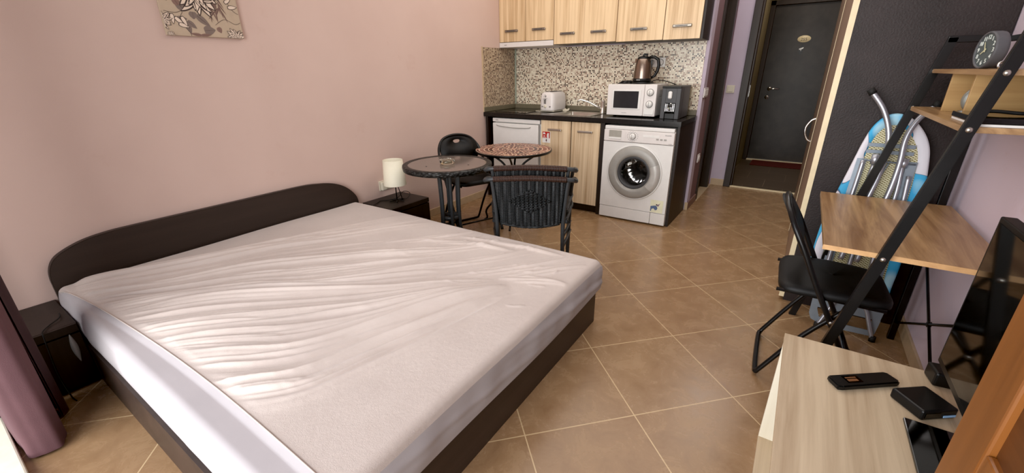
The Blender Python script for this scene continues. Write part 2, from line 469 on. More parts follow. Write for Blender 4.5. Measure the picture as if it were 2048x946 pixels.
# bathroom doorway in the partition
bd = MB(); bd.box(1.86, 1.975, 4.50, 4.56, 0, 2.08); bd.box(1.86, 1.975, 5.10, 5.16, 0, 2.08); bd.box(1.86, 1.975, 4.5, 5.16, 2.02, 2.1)
d1 = struct('door_1', bd, M['door_frame'])
MB().box(1.87, 1.90, 4.56, 5.10, .005, 2.02, .002).obj('door_leaf', M['door_dark'], d1)
struct('trim_2', MB().box(1.90, 1.985, 4.50, 5.29, 0, .006, .001), M['baseboard'])
# hall opening frame
hf = MB(); hf.box(2.115, 2.185, 5.27, 5.44, 0, 2.13, .004); hf.box(2.185, 2.20, 5.31, 5.40, 0, 2.1, .003); hf.box(2.115, 3.2, 5.27, 5.44, 2.06, 2.13)
d2 = struct('door_2', hf, M['door_frame'])
mt = MB(); mt.box(2.1995, 2.202, 5.33, 5.345, .98, 1.10); mt.obj('strike_plate', M['chrome'], d2)
struct('trim_3', MB().box(2.185, 3.2, 5.285, 5.325, 0, .012, .003), M['cream_edge'])
# entry door
ef = MB(); ef.box(2.09, 2.15, 7.16, 7.27, 0, 2.10, .004); ef.box(2.95, 3.02, 7.16, 7.27, 0, 2.10, .004); ef.box(2.09, 3.02, 7.16, 7.27, 2.04, 2.10, .004)
d3 = struct('door_3', ef, M['door_frame'])
MB().box(2.15, 2.95, 7.20, 7.245, .012, 2.04, .003).obj('door_leaf', M['door_dark'], d3)
h = MB(); h.lathe([(0, -.008), (.026, -.008), (.026, 0)], (2.262, 7.20, 1.0), 24, 'y'); h.tube([(2.262, 7.195, 1.0), (2.262, 7.15, 1.0), (2.29, 7.145, 1.0), (2.385, 7.147, 1.0)], .009, 10)
h.obj('door_handle', M['chrome'], d3)
h = MB(); h.lathe([(0, -.008), (.026, -.008), (.026, 0)], (2.25, 7.20, .885), 24, 'y'); o = h.obj('lock_escutcheon', M['chrome'], d3)
MB().box(2.246, 2.254, 7.188, 7.193, .872, .896).obj('keyhole', M['blk_pl'], o)
pq = MB(); pq.lathe([(0, -.006), (.9, -.006), (1, 0)], (0, 0, 0), 36, 'y')
for v in pq.bm.verts: v.co = Vector((v.co.x * .075 + 2.545, v.co.y + 7.20, v.co.z * .043 + 1.622))
o = pq.obj('number_plate', M['orange_plate'], d3)
t = MB(); text_bm(t, '255', .048, FRONT(2.545, 7.1935, 1.615)); t.obj('number', M['ink'], o)
em = MB(); em.prism([(2.51, 7.199, 1.50), (2.525, 7.199, 1.53), (2.545, 7.199, 1.56), (2.565, 7.199, 1.52), (2.555, 7.199, 1.46), (2.535, 7.199, 1.43), (2.515, 7.199, 1.455)], (0, -.006, 0))
o = em.obj('door_emblem', M['blk_pl'], d3)
em = MB(); em.prism([(2.512, 7.192, 1.505), (2.562, 7.192, 1.523), (2.556, 7.192, 1.50), (2.54, 7.192, 1.498), (2.535, 7.192, 1.47), (2.53, 7.192, 1.495), (2.515, 7.192, 1.49)], (0, -.002, 0)); em.obj('emblem_patch', M['white'], o)
MB().box(2.15, 2.95, 7.13, 7.20, 0, .012, .002).obj('sill', M['cream_edge'], d3)
tag(MB().box(2.235, 3.2, 6.74, 7.10, 0.001, .012, .003).obj('door_mat', [M['darkred']]), 'dark red doormat in front of the entry door', 'doormat')
# mosaic backsplash + strips
struct('trim_4', MB().box(.006, 1.935, KY - .008, KY - .001, .925, 1.487), M['mosaic'])
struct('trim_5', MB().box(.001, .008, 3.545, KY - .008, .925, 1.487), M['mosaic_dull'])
st = MB(); st.box(.006, .022, KY - .022, KY - .008, .925, 1.487, .003); struct('trim_6', st, plain('grey_green_corner_strip', C(150, 156, 140), .35, .3))
st = MB(); st.box(.001, .009, 3.53, 3.546, .88, 1.492); struct('trim_7', st, M['baseboard'])

# wall sockets and switches
def socket(name, label, cat, o, axis, n=1, rocker=False, mat=None, group=None, w=.08):
    """plate lying against a wall: axis '-y' faces the camera, '+x' faces right"""
    t = thing(name, label, cat, o, {'-y': 0, '+x': PI / 2}[axis], group)
    MB().box(-w * n / 2, w * n / 2, -.010, -.0005, -.04, .04, .003).obj('plate', mat or M['cream_pl'], t)
    for k in range(n):
        cx = (k - (n - 1) / 2) * w
        if rocker: MB().box(cx - .027, cx + .027, -.015, -.009, -.027, .027, .003).obj('rocker', mat or M['cream_pl'], t)
        else:
            q = MB(); q.lathe([(.027, -.016), (.029, -.009)], (cx, 0, 0), 28, 'y'); q.lathe([(.027, -.016), (.024, -.016), (.022, -.0105), (0, -.0105)], (cx, 0, 0), 28, 'y')
            r = q.obj('socket_ring', mat or M['cream_pl'], t)
            q = MB(); q.lathe([(0, -.0125), (.003, -.0125), (.003, -.010)], (cx - .009, 0, 0), 10, 'y'); q.lathe([(0, -.0125), (.003, -.0125), (.003, -.010)], (cx + .009, 0, 0), 10, 'y'); q.obj('pin_holes', M['blk_pl'], r)
    return t
so = socket('wall_socket', 'cream double socket on the pink wall behind the white lamp', 'socket', (0, 2.20, .415), '+x', 2)
pl = MB(); pl.box(-.07, -.02, -.04, -.012, -.035, .035, .008); tag(pl.obj('plug_adapter', M['cream_pl'], None, Matrix.Translation((0, 2.195, .415)) @ Matrix.Rotation(PI / 2, 4, 'Z')), 'white plug in the left half of the socket behind the lamp', 'plug')
socket('wall_socket', 'white double socket on the mosaic backsplash behind the kettle', 'socket', (1.53, KY - .008, 1.325), '-y', 2, mat=M['paper'], w=.085)
socket('light_switch', 'double white rocker switch on the mauve wall right of the kitchen', 'switch', (1.963, 4.22, 1.07), '+x', 2, True, M['white_pl'])
socket('wall_socket', 'low white socket on the mauve wall right of the kitchen', 'socket', (1.963, 4.35, .465), '+x', 1, mat=M['white_pl'])
socket('light_switch', 'single cream rocker switch on the lavender wall left of the hall doorway', 'switch', (2.02, 5.30, 1.06), '-y', 1, True, M['cream_pl'])

# ------------------------------------------------------------------ picture on the left wall
def picture():
    y0, y1, z0, z1 = .958, 1.322, 1.45, 1.93
    t = thing('canvas_picture', 'taupe canvas print of chrysanthemums and leaves on the pink wall', 'picture', (0, (y0 + y1) / 2, z0))
    w, hgt = y1 - y0, z1 - z0
    MB().box(.001, .02, -w / 2, w / 2, 0, hgt, .002).obj('canvas', M['canvas'], t)
    pr = MB(); X = [.0206]
    def add(pts, mi):
        pts = [(X[0], max(-w / 2 + .001, min(w / 2 - .001, y)), max(.001, min(hgt - .001, z))) for y, z in pts]
        X[0] += .0000035; pr.mi = mi; pr.poly(pts)
    def petal(cy, cz, a, r0, r1, wd, mi, curl=0, n=8):
        out = []
        for k in range(n + 1):
            s = k / n; rr = r0 + (r1 - r0) * s; hw = wd * math.sin(PI * min(1, .12 + s * .88) ** .8) + wd * .08
            out.append((rr, hw if k < n else 0, curl * s * s))
        up = [(cy + math.cos(a + c) * r - math.sin(a + c) * h_, cz + math.sin(a + c) * r + math.cos(a + c) * h_) for r, h_, c in out]
        dn = [(cy + math.cos(a + c) * r + math.sin(a + c) * h_, cz + math.sin(a + c) * r - math.cos(a + c) * h_) for r, h_, c in out]
        add(up + dn[::-1][1:], mi)
    def mum(cy, cz, R, layers=5, seed=1):
        rn = random.Random(seed)
        for L in range(layers):
            ra = R * (1 - L / layers * .82); n = int(15 - L * 1.5)
            for k in range(n):
                a = 2 * PI * (k + .5 * (L % 2)) / n + rn.uniform(-.1, .1); c = rn.uniform(-.25, .25); r1 = ra * rn.uniform(.85, 1.08); wd = ra * .16
                petal(cy, cz, a, ra * .15, r1, wd * 1.0, 1, c); petal(cy, cz, a, ra * .22, r1 * .93, wd * .66, 0, c)
                petal(cy, cz, a, ra * .2, r1 * .6, wd * .1, 1, c)
    def leaf(y, z, a, L, mi=2, wd=.3):
        petal(y, z, a, 0, L, L * wd, mi); petal(y, z, a, 0, L * .95, L * .012, 1)
    def stem(p, n=12):
        q = catmull([Vector((y, z, 0)) for y, z in p], 6)
        for a, b in zip(q, q[1:]):
            d = (b - a).normalized(); nn = Vector((-d.y, d.x, 0)) * .0009
            add([(a - nn)[:2], (b - nn)[:2], (b + nn)[:2], (a + nn)[:2]], 1)
    rn = random.Random(3)
    for y, z, a, L, mi, wd in [(-.125, .075, .1, .05, 2, .26), (-.082, .06, -1.4, .05, 2, .24), (-.078, .07, -.75, .05, 2, .24), (-.03, .10, -.75, .075, 2, .2), (-.045, .115, -1.6, .035, 2, .5),
                               (-.08, .12, 2.2, .06, 2, .3), (-.01, .03, .1, .055, 2, .38), (.06, .05, -1.2, .03, 3, .4), (-.10, .14, 2.0, .05, 3, .3), (-.03, .006, 3.0, .05, 3, .15), (-.03, .006, .1, .05, 3, .15)]:
        leaf(y, z, a, L, mi, wd)
    for k in range(26):
        a = -1.9 + rn.uniform(-.5, .9); y, z = .045 + rn.uniform(-.03, .05), .155 + rn.uniform(-.03, .04); leaf(y, z, a, .06, 3, .05)
    stem([(-.17, .11), (-.12, .105), (-.08, .125)]); stem([(-.09, .11), (-.11, .07), (-.08, .02), (-.075, 0)]); stem([(.05, .06), (.1, .09), (.15, .07), (.178, .08)]); stem([(.12, .2), (.15, .14), (.178, .12)])
    for y, z, a in [(-.14, .10, -1.6), (-.13, .085, -.8), (-.12, .055, -.3), (-.1, .09, -1.2), (.12, .17, .7), (.13, .15, .1), (.10, .19, 1.1)]:
        petal(y, z, a, 0, .05, .010, 1); petal(y, z, a, .003, .046, .0075, 0)
    mum(-.012, .205, .118, 6, 4); mum(-.19, .07, .05, 4, 5); mum(-.175, .21, .06, 4, 6); mum(.145, .0, .055, 5, 7); mum(.165, .26, .08, 5, 8); mum(.05, .38, .11, 5, 9); mum(-.12, .40, .09, 5, 10); mum(-.165, .0, .02, 3, 12)
    pr.obj('floral_print', [M['petal'], M['ink'], M['leaf_ink'], M['leaf_brown']], t)
picture()

# ------------------------------------------------------------------ bed
BX0, BX1, BY0, BY1 = .045, 2.0, .222, 1.85
def bed():
    t = thing('double_bed', 'low double bed with dark wenge frame against the pink wall', 'bed', (0, 0, 0))
    q = MB(); q.box(BX0, BX1 - .02, BY0, BY0 + .02, 0, .195, .001); q.obj('side_board', M['wenge_y'], t)
    q = MB(); q.box(BX0, BX1 - .02, BY1 - .02, BY1, 0, .195, .001); q.obj('side_board', M['wenge_y'], t)
    q = MB(); q.box(BX1 - .02, BX1, BY0, BY1, 0, .195, .001); q.obj('foot_board', M['wenge_y'], t)
    q = MB(); q.box(BX0, BX1 - .02, BY0 + .02, BY1 - .02, .12, .185); q.obj('slat_base', M['wenge'], t)
    P = [(.233, 0), (.233, .395), (.240, .44), (.262, .485), (.30, .515), (.38, .546), (.475, .560), (.60, .563), (1.0, .563), (1.456, .563), (1.60, .552), (1.70, .533), (1.77, .505), (1.83, .46), (1.875, .405), (1.89, .36), (1.89, 0)]
    c = catmull([Vector((0.004, y, z)) for y, z in P[1:-1]], 6)
    pts = [Vector((.004, P[0][0], 0))] + c + [Vector((.004, P[-1][0], 0))]
    q = MB(); q.prism(pts, (.034, 0, 0), bev=.003); q.obj('headboard', M['headboard'], t)
bed()
def mattress():
    x0, x1, y0, y1, z0, z1 = .05, 2.02, .235, 1.86, .196, .368
    root = thing('mattress', 'thick mattress in a wrinkled cream fitted protector on the dark bed', 'mattress', (0, 0, 0))
    def seam(x):   # border of the terry panel on the side nearest the window
        return .238 + .10 * max(0, math.sin(min(1, max(0, (x - .1) / 1.95)) ** .75 * PI * .62))
    # folds pulled across the cover, as plan polylines, fine creases interpolated between them
    F = [[(.063, .297), (.316, .859), (.428, 1.291), (.613, 1.782), (.695, 1.86)],
         [(.104, .289), (.267, .657), (.433, 1.056), (.777, 1.633), (.92, 1.86)],
         [(.243, .269), (.432, .522), (.598, .868), (.927, 1.247), (1.075, 1.364), (1.237, 1.581)],
         [(.404, .273), (.489, .357), (.754, .705), (.984, .887), (1.195, 1.13), (1.479, 1.5)],
         [(.552, .308), (.611, .397), (.776, .617), (1.146, .923), (1.378, 1.089), (1.707, 1.402)],
         [(.76, .312), (.978, .531), (1.296, .819), (1.394, .915), (1.566, 1.156), (1.752, 1.414)],
         [(.921, .318), (1.12, .498), (1.299, .664), (1.456, .865), (1.596, 1.123), (1.776, 1.40)],
         [(1.066, .33), (1.289, .487), (1.412, .597), (1.514, .819), (1.622, 1.095), (1.784, 1.388)],
         [(1.349, .338), (1.443, .413), (1.542, .519), (1.60, .75), (1.696, 1.015), (1.797, 1.368)],
         [(1.517, .335), (1.638, .462), (1.703, .668), (1.773, .932), (1.836, 1.329)]]
    def resample(p, n=24):
        q = catmull([Vector((x, y, 0)) for x, y in p], 10); L = [0]
        for a, b in zip(q, q[1:]): L.append(L[-1] + (b - a).length)
        out = []
        for i in range(n):
            d = L[-1] * i / (n - 1); k = min(len(q) - 2, max(0, next((j for j in range(1, len(L)) if L[j] >= d - 1e-9), len(L) - 1) - 1))
            t = (d - L[k]) / max(1e-9, L[k + 1] - L[k]); out.append(q[k].lerp(q[k + 1], t))
        return np.array([[v.x, v.y] for v in out])
    FR = [resample(p) for p in F]
    EX = [resample(p) for p in ([(.30, .95), (.62, 1.45), (.80, 1.85)], [(.9, 1.42), (1.12, 1.66), (1.22, 1.85)], [(1.05, 1.30), (1.35, 1.62), (1.45, 1.85)], [(1.2, 1.15), (1.55, 1.58), (1.66, 1.85)],
        [(1.45, 1.25), (1.78, 1.62), (1.9, 1.84)], [(1.70, 1.40), (1.9, 1.50), (2.0, 1.52)], [(1.70, 1.42), (1.88, 1.62), (1.98, 1.75)], [(1.05, 1.55), (1.3, 1.66), (1.6, 1.70)], [(1.2, 1.72), (1.5, 1.76), (1.85, 1.78)])]
    nr = np.random.RandomState(4)
    lines = []   # (points, height, width, fade start, fade end)
    amp = [.004, .006, .009, .008, .009, .010, .008, .009, .007, .004]
    for k, p in enumerate(FR):
        lines.append((p, amp[k] * 1.0, .0095, .0, .98, 1.0))
        lines.append((p + np.array([.014, -.014]), amp[k] * .7, .024, .0, .99, 1.0))
        if k < 9:
            m2 = p * .5 + FR[k + 1] * .5
            lines.append((m2, amp[k] * .55, .009, .0, nr.uniform(.6, .98), 1.0))
    for k in range(230):
        i = nr.uniform(-.25, 8.99) if nr.rand() < .65 else nr.uniform(0, 3.5); j = max(0, int(i)); t = i - j
        p = FR[j] * (1 - t) + FR[j + 1] * t
        w = (nr.uniform(.6, 1) * .005); p = p + nr.uniform(-1, 1) * .012 * np.sin(np.linspace(0, nr.uniform(2, 8), len(p)) + nr.uniform(0, 6))[:, None]
        s0 = 0 if nr.rand() < .62 else nr.uniform(.1, .6); s1 = min(1, s0 + nr.uniform(.12, .5))
        lines.append((p, nr.uniform(.0014, .0042), w * 1.15, s0, s1, .5))
    for k, p in enumerate(EX):
        lines.append((p, .0050, .012, 0, 1, .5)); lines.append((p + np.array([.03, -.01]), .0026, .008, .1, .9, .5)); lines.append((p + np.array([-.035, .012]), .0024, .008, .2, 1, .5))
    for k in range(34):   # short creases where the folds gather
        c0 = np.array([nr.uniform(1.0, 1.9), nr.uniform(1.2, 1.75)]); a0 = nr.uniform(.1, 1.3); L = nr.uniform(.06, .18)
        p = np.array([c0 + (u - .5) * L * np.array([math.cos(a0 + .3 * u), math.sin(a0 + .3 * u)]) for u in np.linspace(0, 1, 24)])
        lines.append((p, nr.uniform(.001, .0022), .006, 0, 1, .5))
    gx, gy = np.meshgrid(np.linspace(x0, x1, 560), np.linspace(y0, y1, 500), indexing='ij')
    HF = np.zeros_like(gx)
    for p, hh, w, s0, s1, fd in lines:
        lo = p.min(0) - 4 * w; hi = p.max(0) + 4 * w
        m = (gx > lo[0]) & (gx < hi[0]) & (gy > lo[1]) & (gy < hi[1])
        if not m.any(): continue
        X, Y = gx[m], gy[m]; best = np.full(X.shape, 9.0); par = np.zeros(X.shape); n = len(p) - 1
        for i in range(n):
            a, d = p[i], p[i + 1] - p[i]; l2 = (d ** 2).sum() + 1e-12
            t = np.clip(((X - a[0]) * d[0] + (Y - a[1]) * d[1]) / l2, 0, 1)
            dd = np.hypot(X - a[0] - t * d[0], Y - a[1] - t * d[1]); c = dd < best
            best[c] = dd[c]; par[c] = ((i + t) / n)[c]
        q = (par - s0) / max(1e-6, s1 - s0)
        if fd == .5: env = np.clip(np.sin(np.pi * np.clip(q, 0, 1)), 0, 1) ** .6
        else: env = np.clip(q / .15, 0, 1) * np.clip((1 - q) / .18, 0, 1)
        env = env * (.8 + .2 * np.sin(par * 9 + hh * 4000))
        HF[m] += 3.1 * hh * np.exp(-(best / w) ** 2) * env
    HF = .034 * np.tanh(HF / .034)
    for _ in range(2):
        P_ = np.pad(HF, 1, mode='edge'); HF = (P_[:-2, 1:-1] + P_[2:, 1:-1] + P_[1:-1, :-2] + P_[1:-1, 2:] + 4 * P_[1:-1, 1:-1]) / 8
    def hgt(x, y):
        fx = (x - x0) / (x1 - x0) * 559; fy = (y - y0) / (y1 - y0) * 499
        fx = min(558.999, max(0, fx)); fy = min(498.999, max(0, fy)); i, j = int(fx), int(fy); a, b = fx - i, fy - j
        s = float((HF[i, j] * (1 - a) + HF[i + 1, j] * a) * (1 - b) + (HF[i, j + 1] * (1 - a) + HF[i + 1, j + 1] * a) * b)
        ed = min(x - x0, x1 - x, y - seam(x), y1 - y)
        s *= min(1, max(0, ed / .035))
        return s + .003 * math.sin(x * 5 + y * 3) * math.sin(y * 4.3)
    nx, ny = 480, 420; rad = .032
    xs = [x0 + (x1 - x0) * i / (nx - 1) for i in range(nx)]; ys = [y0 + (y1 - y0) * j / (ny - 1) for j in range(ny)]
    def rnd(d):   # rounded edge profile
        return 0 if d >= rad else rad - math.sqrt(max(0, rad * rad - (rad - d) ** 2))
    def top(x, y):
        dz = rnd(x - x0) * .4 + rnd(x1 - x) + rnd(y - y0) + rnd(y1 - y)
        z = z1 - min(dz, rad * 1.15) + hgt(x, y)
        if y < seam(x): z -= .010 * min(1, (seam(x) - y) / .02)
        return z
    def fn(u, v):
        x = x0 + (x1 - x0) * u; y = y0 + (y1 - y0) * v
        return Vector((x, y, top(x, y)))
    q = MB(); q.grid(nx, ny, fn)
    q.bm.faces.ensure_lookup_table()
    doomed = []
    for f in q.bm.faces:
        c = f.calc_center_median()
        if c.y < seam(c.x) - .0: doomed.append(f)
    b2 = MB(); mp = {}
    for f in doomed:
        vs = []
        for v in f.verts:
            if v not in mp: mp[v] = b2.bm.verts.new(v.co)
            vs.append(mp[v])
        nf = b2.bm.faces.new(vs); nf.smooth = True
    bmesh.ops.delete(q.bm, geom=doomed, context='FACES')
    q.obj('terry_panel', M['terry'], root)
    # border strip on top plus the smooth skirt down the four sides
    def wav(s, side):
        return .004 * math.sin(s * 9 + side) + .0025 * math.sin(s * 31 + side * 2) + .0015 * math.sin(s * 67)
    def sidefn(ax, ay, bx, by, nxn, nyn, side):
        def f(u, v):
            x = ax + (bx - ax) * u; y = ay + (by - ay) * u
            zt = top(min(max(x, x0), x1), min(max(y, y0), y1)); zb = z0 + (.012 * math.sin(u * PI) if side else 0)
            if side == 1: zb = z0 + .02 * math.sin(u * 7) * .5 
            k = math.sin(PI * v)
            dgl = (math.sin(2 * PI * (v * 1.6 + (1 - u) * 2.3)) * .0035 + math.sin(2 * PI * (v * 3.1 + (1 - u) * 4.1)) * .0016) * (.4 + .6 * u) if side == 1 else 0
            off = (wav(u, side) + .008) * k + dgl * math.sin(PI * min(1, v * 1.02))
            return Vector((x + nxn * off, y + nyn * off, zt + (zb - zt) * v))
        return f
    b2.grid(160, 14, sidefn(x0, y0, x1, y0, 0, -1, 0)); b2.grid(160, 18, sidefn(x1, y0, x1, y1, 1, 0, 1))
    b2.grid(160, 14, sidefn(x1, y1, x0, y1, 0, 1, 2)); b2.grid(80, 8, sidefn(x0, y1, x0, y0, -1, 0, 3))
    b2.box(x0 + .01, x1 - .01, y0 + .01, y1 - .01, z0, z0 + .01)
    b2.obj('side_skirt', M['sheet'], root)
    q = MB(); q.tube([(x, seam(x), top(x, seam(x) + .003) + .001) for x in [x0 + .05 + (x1 - x0 - .1) * i / 60 for i in range(61)]], .0022, 6); q.obj('seam_piping', M['terry'], root)
mattress()

# ------------------------------------------------------------------ nightstands
def nightstand(name, label, y0, y1, ztop, x1, handle):
    t = thing(name, label, 'nightstand', (0, y0, 0))
    w = y1 - y0
    MB().box(.014, x1 - .016, .002, w - .002, 0, ztop - .02, .001).obj('body', M['wenge'], t)
    MB().box(.003, x1 - .012, 0, w, ztop - .02, ztop, .002).obj('top_board', M['wenge'], t)
    f = MB().box(x1 - .016, x1, .002, w - .002, ztop - .036, ztop - .001, .001).obj('front_rail', M['wenge'], t)
    d = MB().box(x1 - .016, x1, .002, w - .002, .02, ztop - .042, .001).obj('door', M['wenge'], t)
    if handle:
        q = MB(); q.tube([(x1 + .004, w - .035, z) for z in [.130 + .134 * i / 16 for i in range(17)]], [.001 + .010 * math.sin(PI * i / 16) for i in range(17)], 10)
        q.obj('handle', M['silver'], d)
nightstand('nightstand', 'dark nightstand with a silver spindle handle beside the plum curtain', -.13, .222, .30, .36, True)
nightstand('nightstand', 'dark nightstand under the small white lamp', 1.945, 2.335, .322, .335, False)

def cable(name, pts, label, r=.0025, mat=None):
    q = MB(); q.tube(pts, r, 7, smooth=8); return tag(q.obj(name, mat or M['rubber']), label, 'cable')
cable('power_cable', [(.20, .20, .304), (.26, .19, .308), (.30, .15, .304), (.345, .125, .305), (.366, .12, .29), (.370, .115, .22), (.370, .11, .13), (.370, .112, .05), (.40, .115, .006), (.44, .12, .005)], 'thin black cable hanging over the front of the handled nightstand')
cable('power_cable', [(.16, 1.90, .33), (.12, 1.99, .327), (.09, 2.05, .326), (.13, 2.10, .326), (.17, 2.16, .34), (.16, 2.23, .37), (.21, 2.25, .36), (.22, 2.20, .328), (.16, 2.11, .326)], 'black lamp cable coiled on the nightstand under the lamp')

# ------------------------------------------------------------------ lamp
def lamp():
    t = thing('table_lamp', 'small white cylindrical lamp with thin black feet on the nightstand', 'lamp', (.195, 2.125, .322))
    q = MB()
    for k in range(6):
        a = k * PI / 3 + .3; r = .062
        q.tube([(0, 0, .012), (math.cos(a) * r * .5, math.sin(a) * r * .5, .010), (math.cos(a) * r, math.sin(a) * r, .006)], .004, 8, smooth=3)
    q.obj('foot', M['blk_metal'], t)
    q = MB(); q.tube([(0, 0, .01), (0, 0, .20)], .0045, 8); q.tube([(.03, .03, .008), (0, .0, .20)], .003, 8); q.obj('pole', M['blk_metal'], t)
    q = MB(); q.lathe([(.086, .132), (.074, .325), (.072, .325), (.084, .132), (.086, .132)], (0, 0, 0), 48); q.obj('lamp_shade', M['lamp_shade'], t)
    q = MB(); q.tube([(-.08, 0, .16), (.08, 0, .16)], .0015, 6); q.tube([(0, -.08, .16), (0, .08, .16)], .0015, 6); q.obj('shade_spider', M['blk_metal'], t)
    q = MB(); q.lathe([(0, .26), (.02, .25), (.024, .225), (.014, .195), (.012, .17), (0, .17)], (0, 0, 0), 20); q.obj('bulb', M['paper'], t)
M['lamp_shade'] = plain('white_lamp_shade', C(232, 226, 204), .6, var=.02, **{'Subsurface Weight': .0})
lamp()

# ------------------------------------------------------------------ glass table with braided rim
def glass_table():
    c = (.655, 2.235, 0); R = .322
    t = thing('round_glass_table', 'round smoked glass garden table with black braided rim beside the bed', 'table', c)
    z = .65
    q = MB(); q.lathe([(0, z - .007), (R - .035, z - .007), (R - .035, z), (0, z)], seg=72, smooth=False); q.obj('glass_top', M['tabletop_glass'], t)
    q = MB(); q.lathe([(R - .04, z + .002), (R - .012, z + .004), (R - .002, z), (R, z - .012), (R - .004, z - .034), (R - .03, z - .036), (R - .04, z - .008), (R - .04, z + .002)], seg=96)
    q.obj('braided_rim', M['braid'], t)
    for k in range(6):
        a = k * PI / 3 + .35; ca, sa = math.cos(a), math.sin(a)
        q = MB(); q.tube([(ca * .085, sa * .085, z - .02), (ca * .075, sa * .075, .50), (ca * .07, sa * .07, .30), (ca * .078, sa * .078, .15), (ca * .12, sa * .12, .055), (ca * .22, sa * .22, .014)], .0125, 12, smooth=6)
        q.obj('leg', M['blk_tube'], t)
    for zz in (.585, .245):
        q = MB(); q.lathe([(.05, zz - .014), (.068, zz - .016), (.068, zz + .016), (.05, zz + .014), (.05, zz - .014)], seg=32); q.obj('collar_ring', M['blk_tube'], t)
    q = MB()
    for k in range(3):
        a = k * 2 * PI / 3 + .6; q.tube([(0, 0, z - .022), (math.cos(a) * (R - .04), math.sin(a) * (R - .04), z - .018)], .008, 8)
    q.obj('support_bar', M['blk_tube'], t)
    for a in (.2, 2.3, 4.4):
        q = MB(); q.lathe([(0, z + .0005), (.006, z + .001), (.006, z)], (math.cos(a) * .17, math.sin(a) * .17, 0), 14); q.obj('suction_pad', M['blk_pl'], t)
glass_table()
def ashtray():
    t = MB(); s = 48
    def f(u, v):
        a = u * 2 * PI
        prof = [(0, .008), (.026, .008), (.036, .012), (.040, .027), (.045, .030), (.052, .028), (.055, .018), (.052, .003), (.045, 0), (0, 0)]
        r, z = prof[min(len(prof) - 1, int(round(v * (len(prof) - 1))))]
        if z > .02: z -= .008 * max(0, math.cos(a * 4)) ** 8
        r *= 1 + .015 * math.cos(a * 16)
        return Vector((r * math.cos(a), r * math.sin(a), z))
    t.grid(s, 10, f, close_u=True)
    bmesh.ops.remove_doubles(t.bm, verts=t.bm.verts, dist=1e-5)
    o = t.obj('ashtray', M['clear'], None, Matrix.Translation((.66, 2.228, .6505))); tag(o, 'clear cut glass ashtray on the round glass table', 'ashtray')
ashtray()

# ------------------------------------------------------------------ mosaic bistro table
def mosaic_table():
    c = (.735, 2.975, 0); R = .328; z = .65
    t = thing('mosaic_bistro_table', 'round bistro table with reddish mosaic top in front of the fridge', 'table', c)
    q = MB(); q.lathe([(0, z - .022), (R - .008, z - .022), (R, z - .012), (R, z - .002), (R - .006, z - .001), (0, z - .001)], seg=72); q.obj('iron_rim', M['blk_metal'], t)
    q = MB(); rn = random.Random(5); q.mi = 5
    q.lathe([(0, z - .0005), (R - .01, z - .0005)], seg=72, smooth=False)
    r = .018; ring = 0
    q.mi = 4; q.lathe([(0, z + .0006), (.014, z + .0006)], seg=14, smooth=False)
    while r < R - .02:
        dr = [.036, .042, .034, .046, .036][ring % 5]; dr = min(dr, R - .01 - r); n = max(8, int(2 * PI * (r + .02) / [.034, .030, .046, .032, .050][ring % 5]))
        for k in range(n):
            a0 = 2 * PI * k / n + .0045 / (r + .01); a1 = 2 * PI * (k + 1) / n - .0045 / (r + .01)
            if ring % 2: j = (rn.random() - .5) * .1 / n
            else: j = 0
            tw = [0, .9 / n, 0, -1.0 / n][ring % 4] * 2
            q.mi = rn.choice([0, 0, 1, 1, 2, 3, 4] if ring % 3 else [1, 2, 2, 4, 0])
            ri, ro = r + .0042, r + dr - .0042
            q.poly([(ri * math.cos(a0 + j), ri * math.sin(a0 + j), z + .0006), (ro * math.cos(a0 + tw), ro * math.sin(a0 + tw), z + .0006), (ro * math.cos(a1 + tw), ro * math.sin(a1 + tw), z + .0006), (ri * math.cos(a1 + j), ri * math.sin(a1 + j), z + .0006)])
        r += dr; ring += 1
    q.obj('mosaic_top', M['tess'] + [M['grout']], t, fix=False)
    for k in range(4):
        a = k * PI / 2 + .45; ca, sa = math.cos(a), math.sin(a)
        q = MB(); q.tube([(ca * .25, sa * .25, z - .024), (ca * .16, sa * .16, .58), (ca * .07, sa * .07, .50), (ca * .045, sa * .045, .36), (ca * .06, sa * .06, .25), (ca * .17, sa * .17, .19), (ca * .25, sa * .25, .10), (ca * .245, sa * .245, .03), (ca * .27, sa * .27, .009)], .009, 10, smooth=6)
        q.obj('leg', M['blk_metal'], t)
    q = MB(); q.tube([(math.cos(a) * .052, math.sin(a) * .052, .40) for a in [2 * PI * k / 24 for k in range(24)]], .007, 8, closed=True); q.obj('collar_ring', M['blk_metal'], t)
mosaic_table()

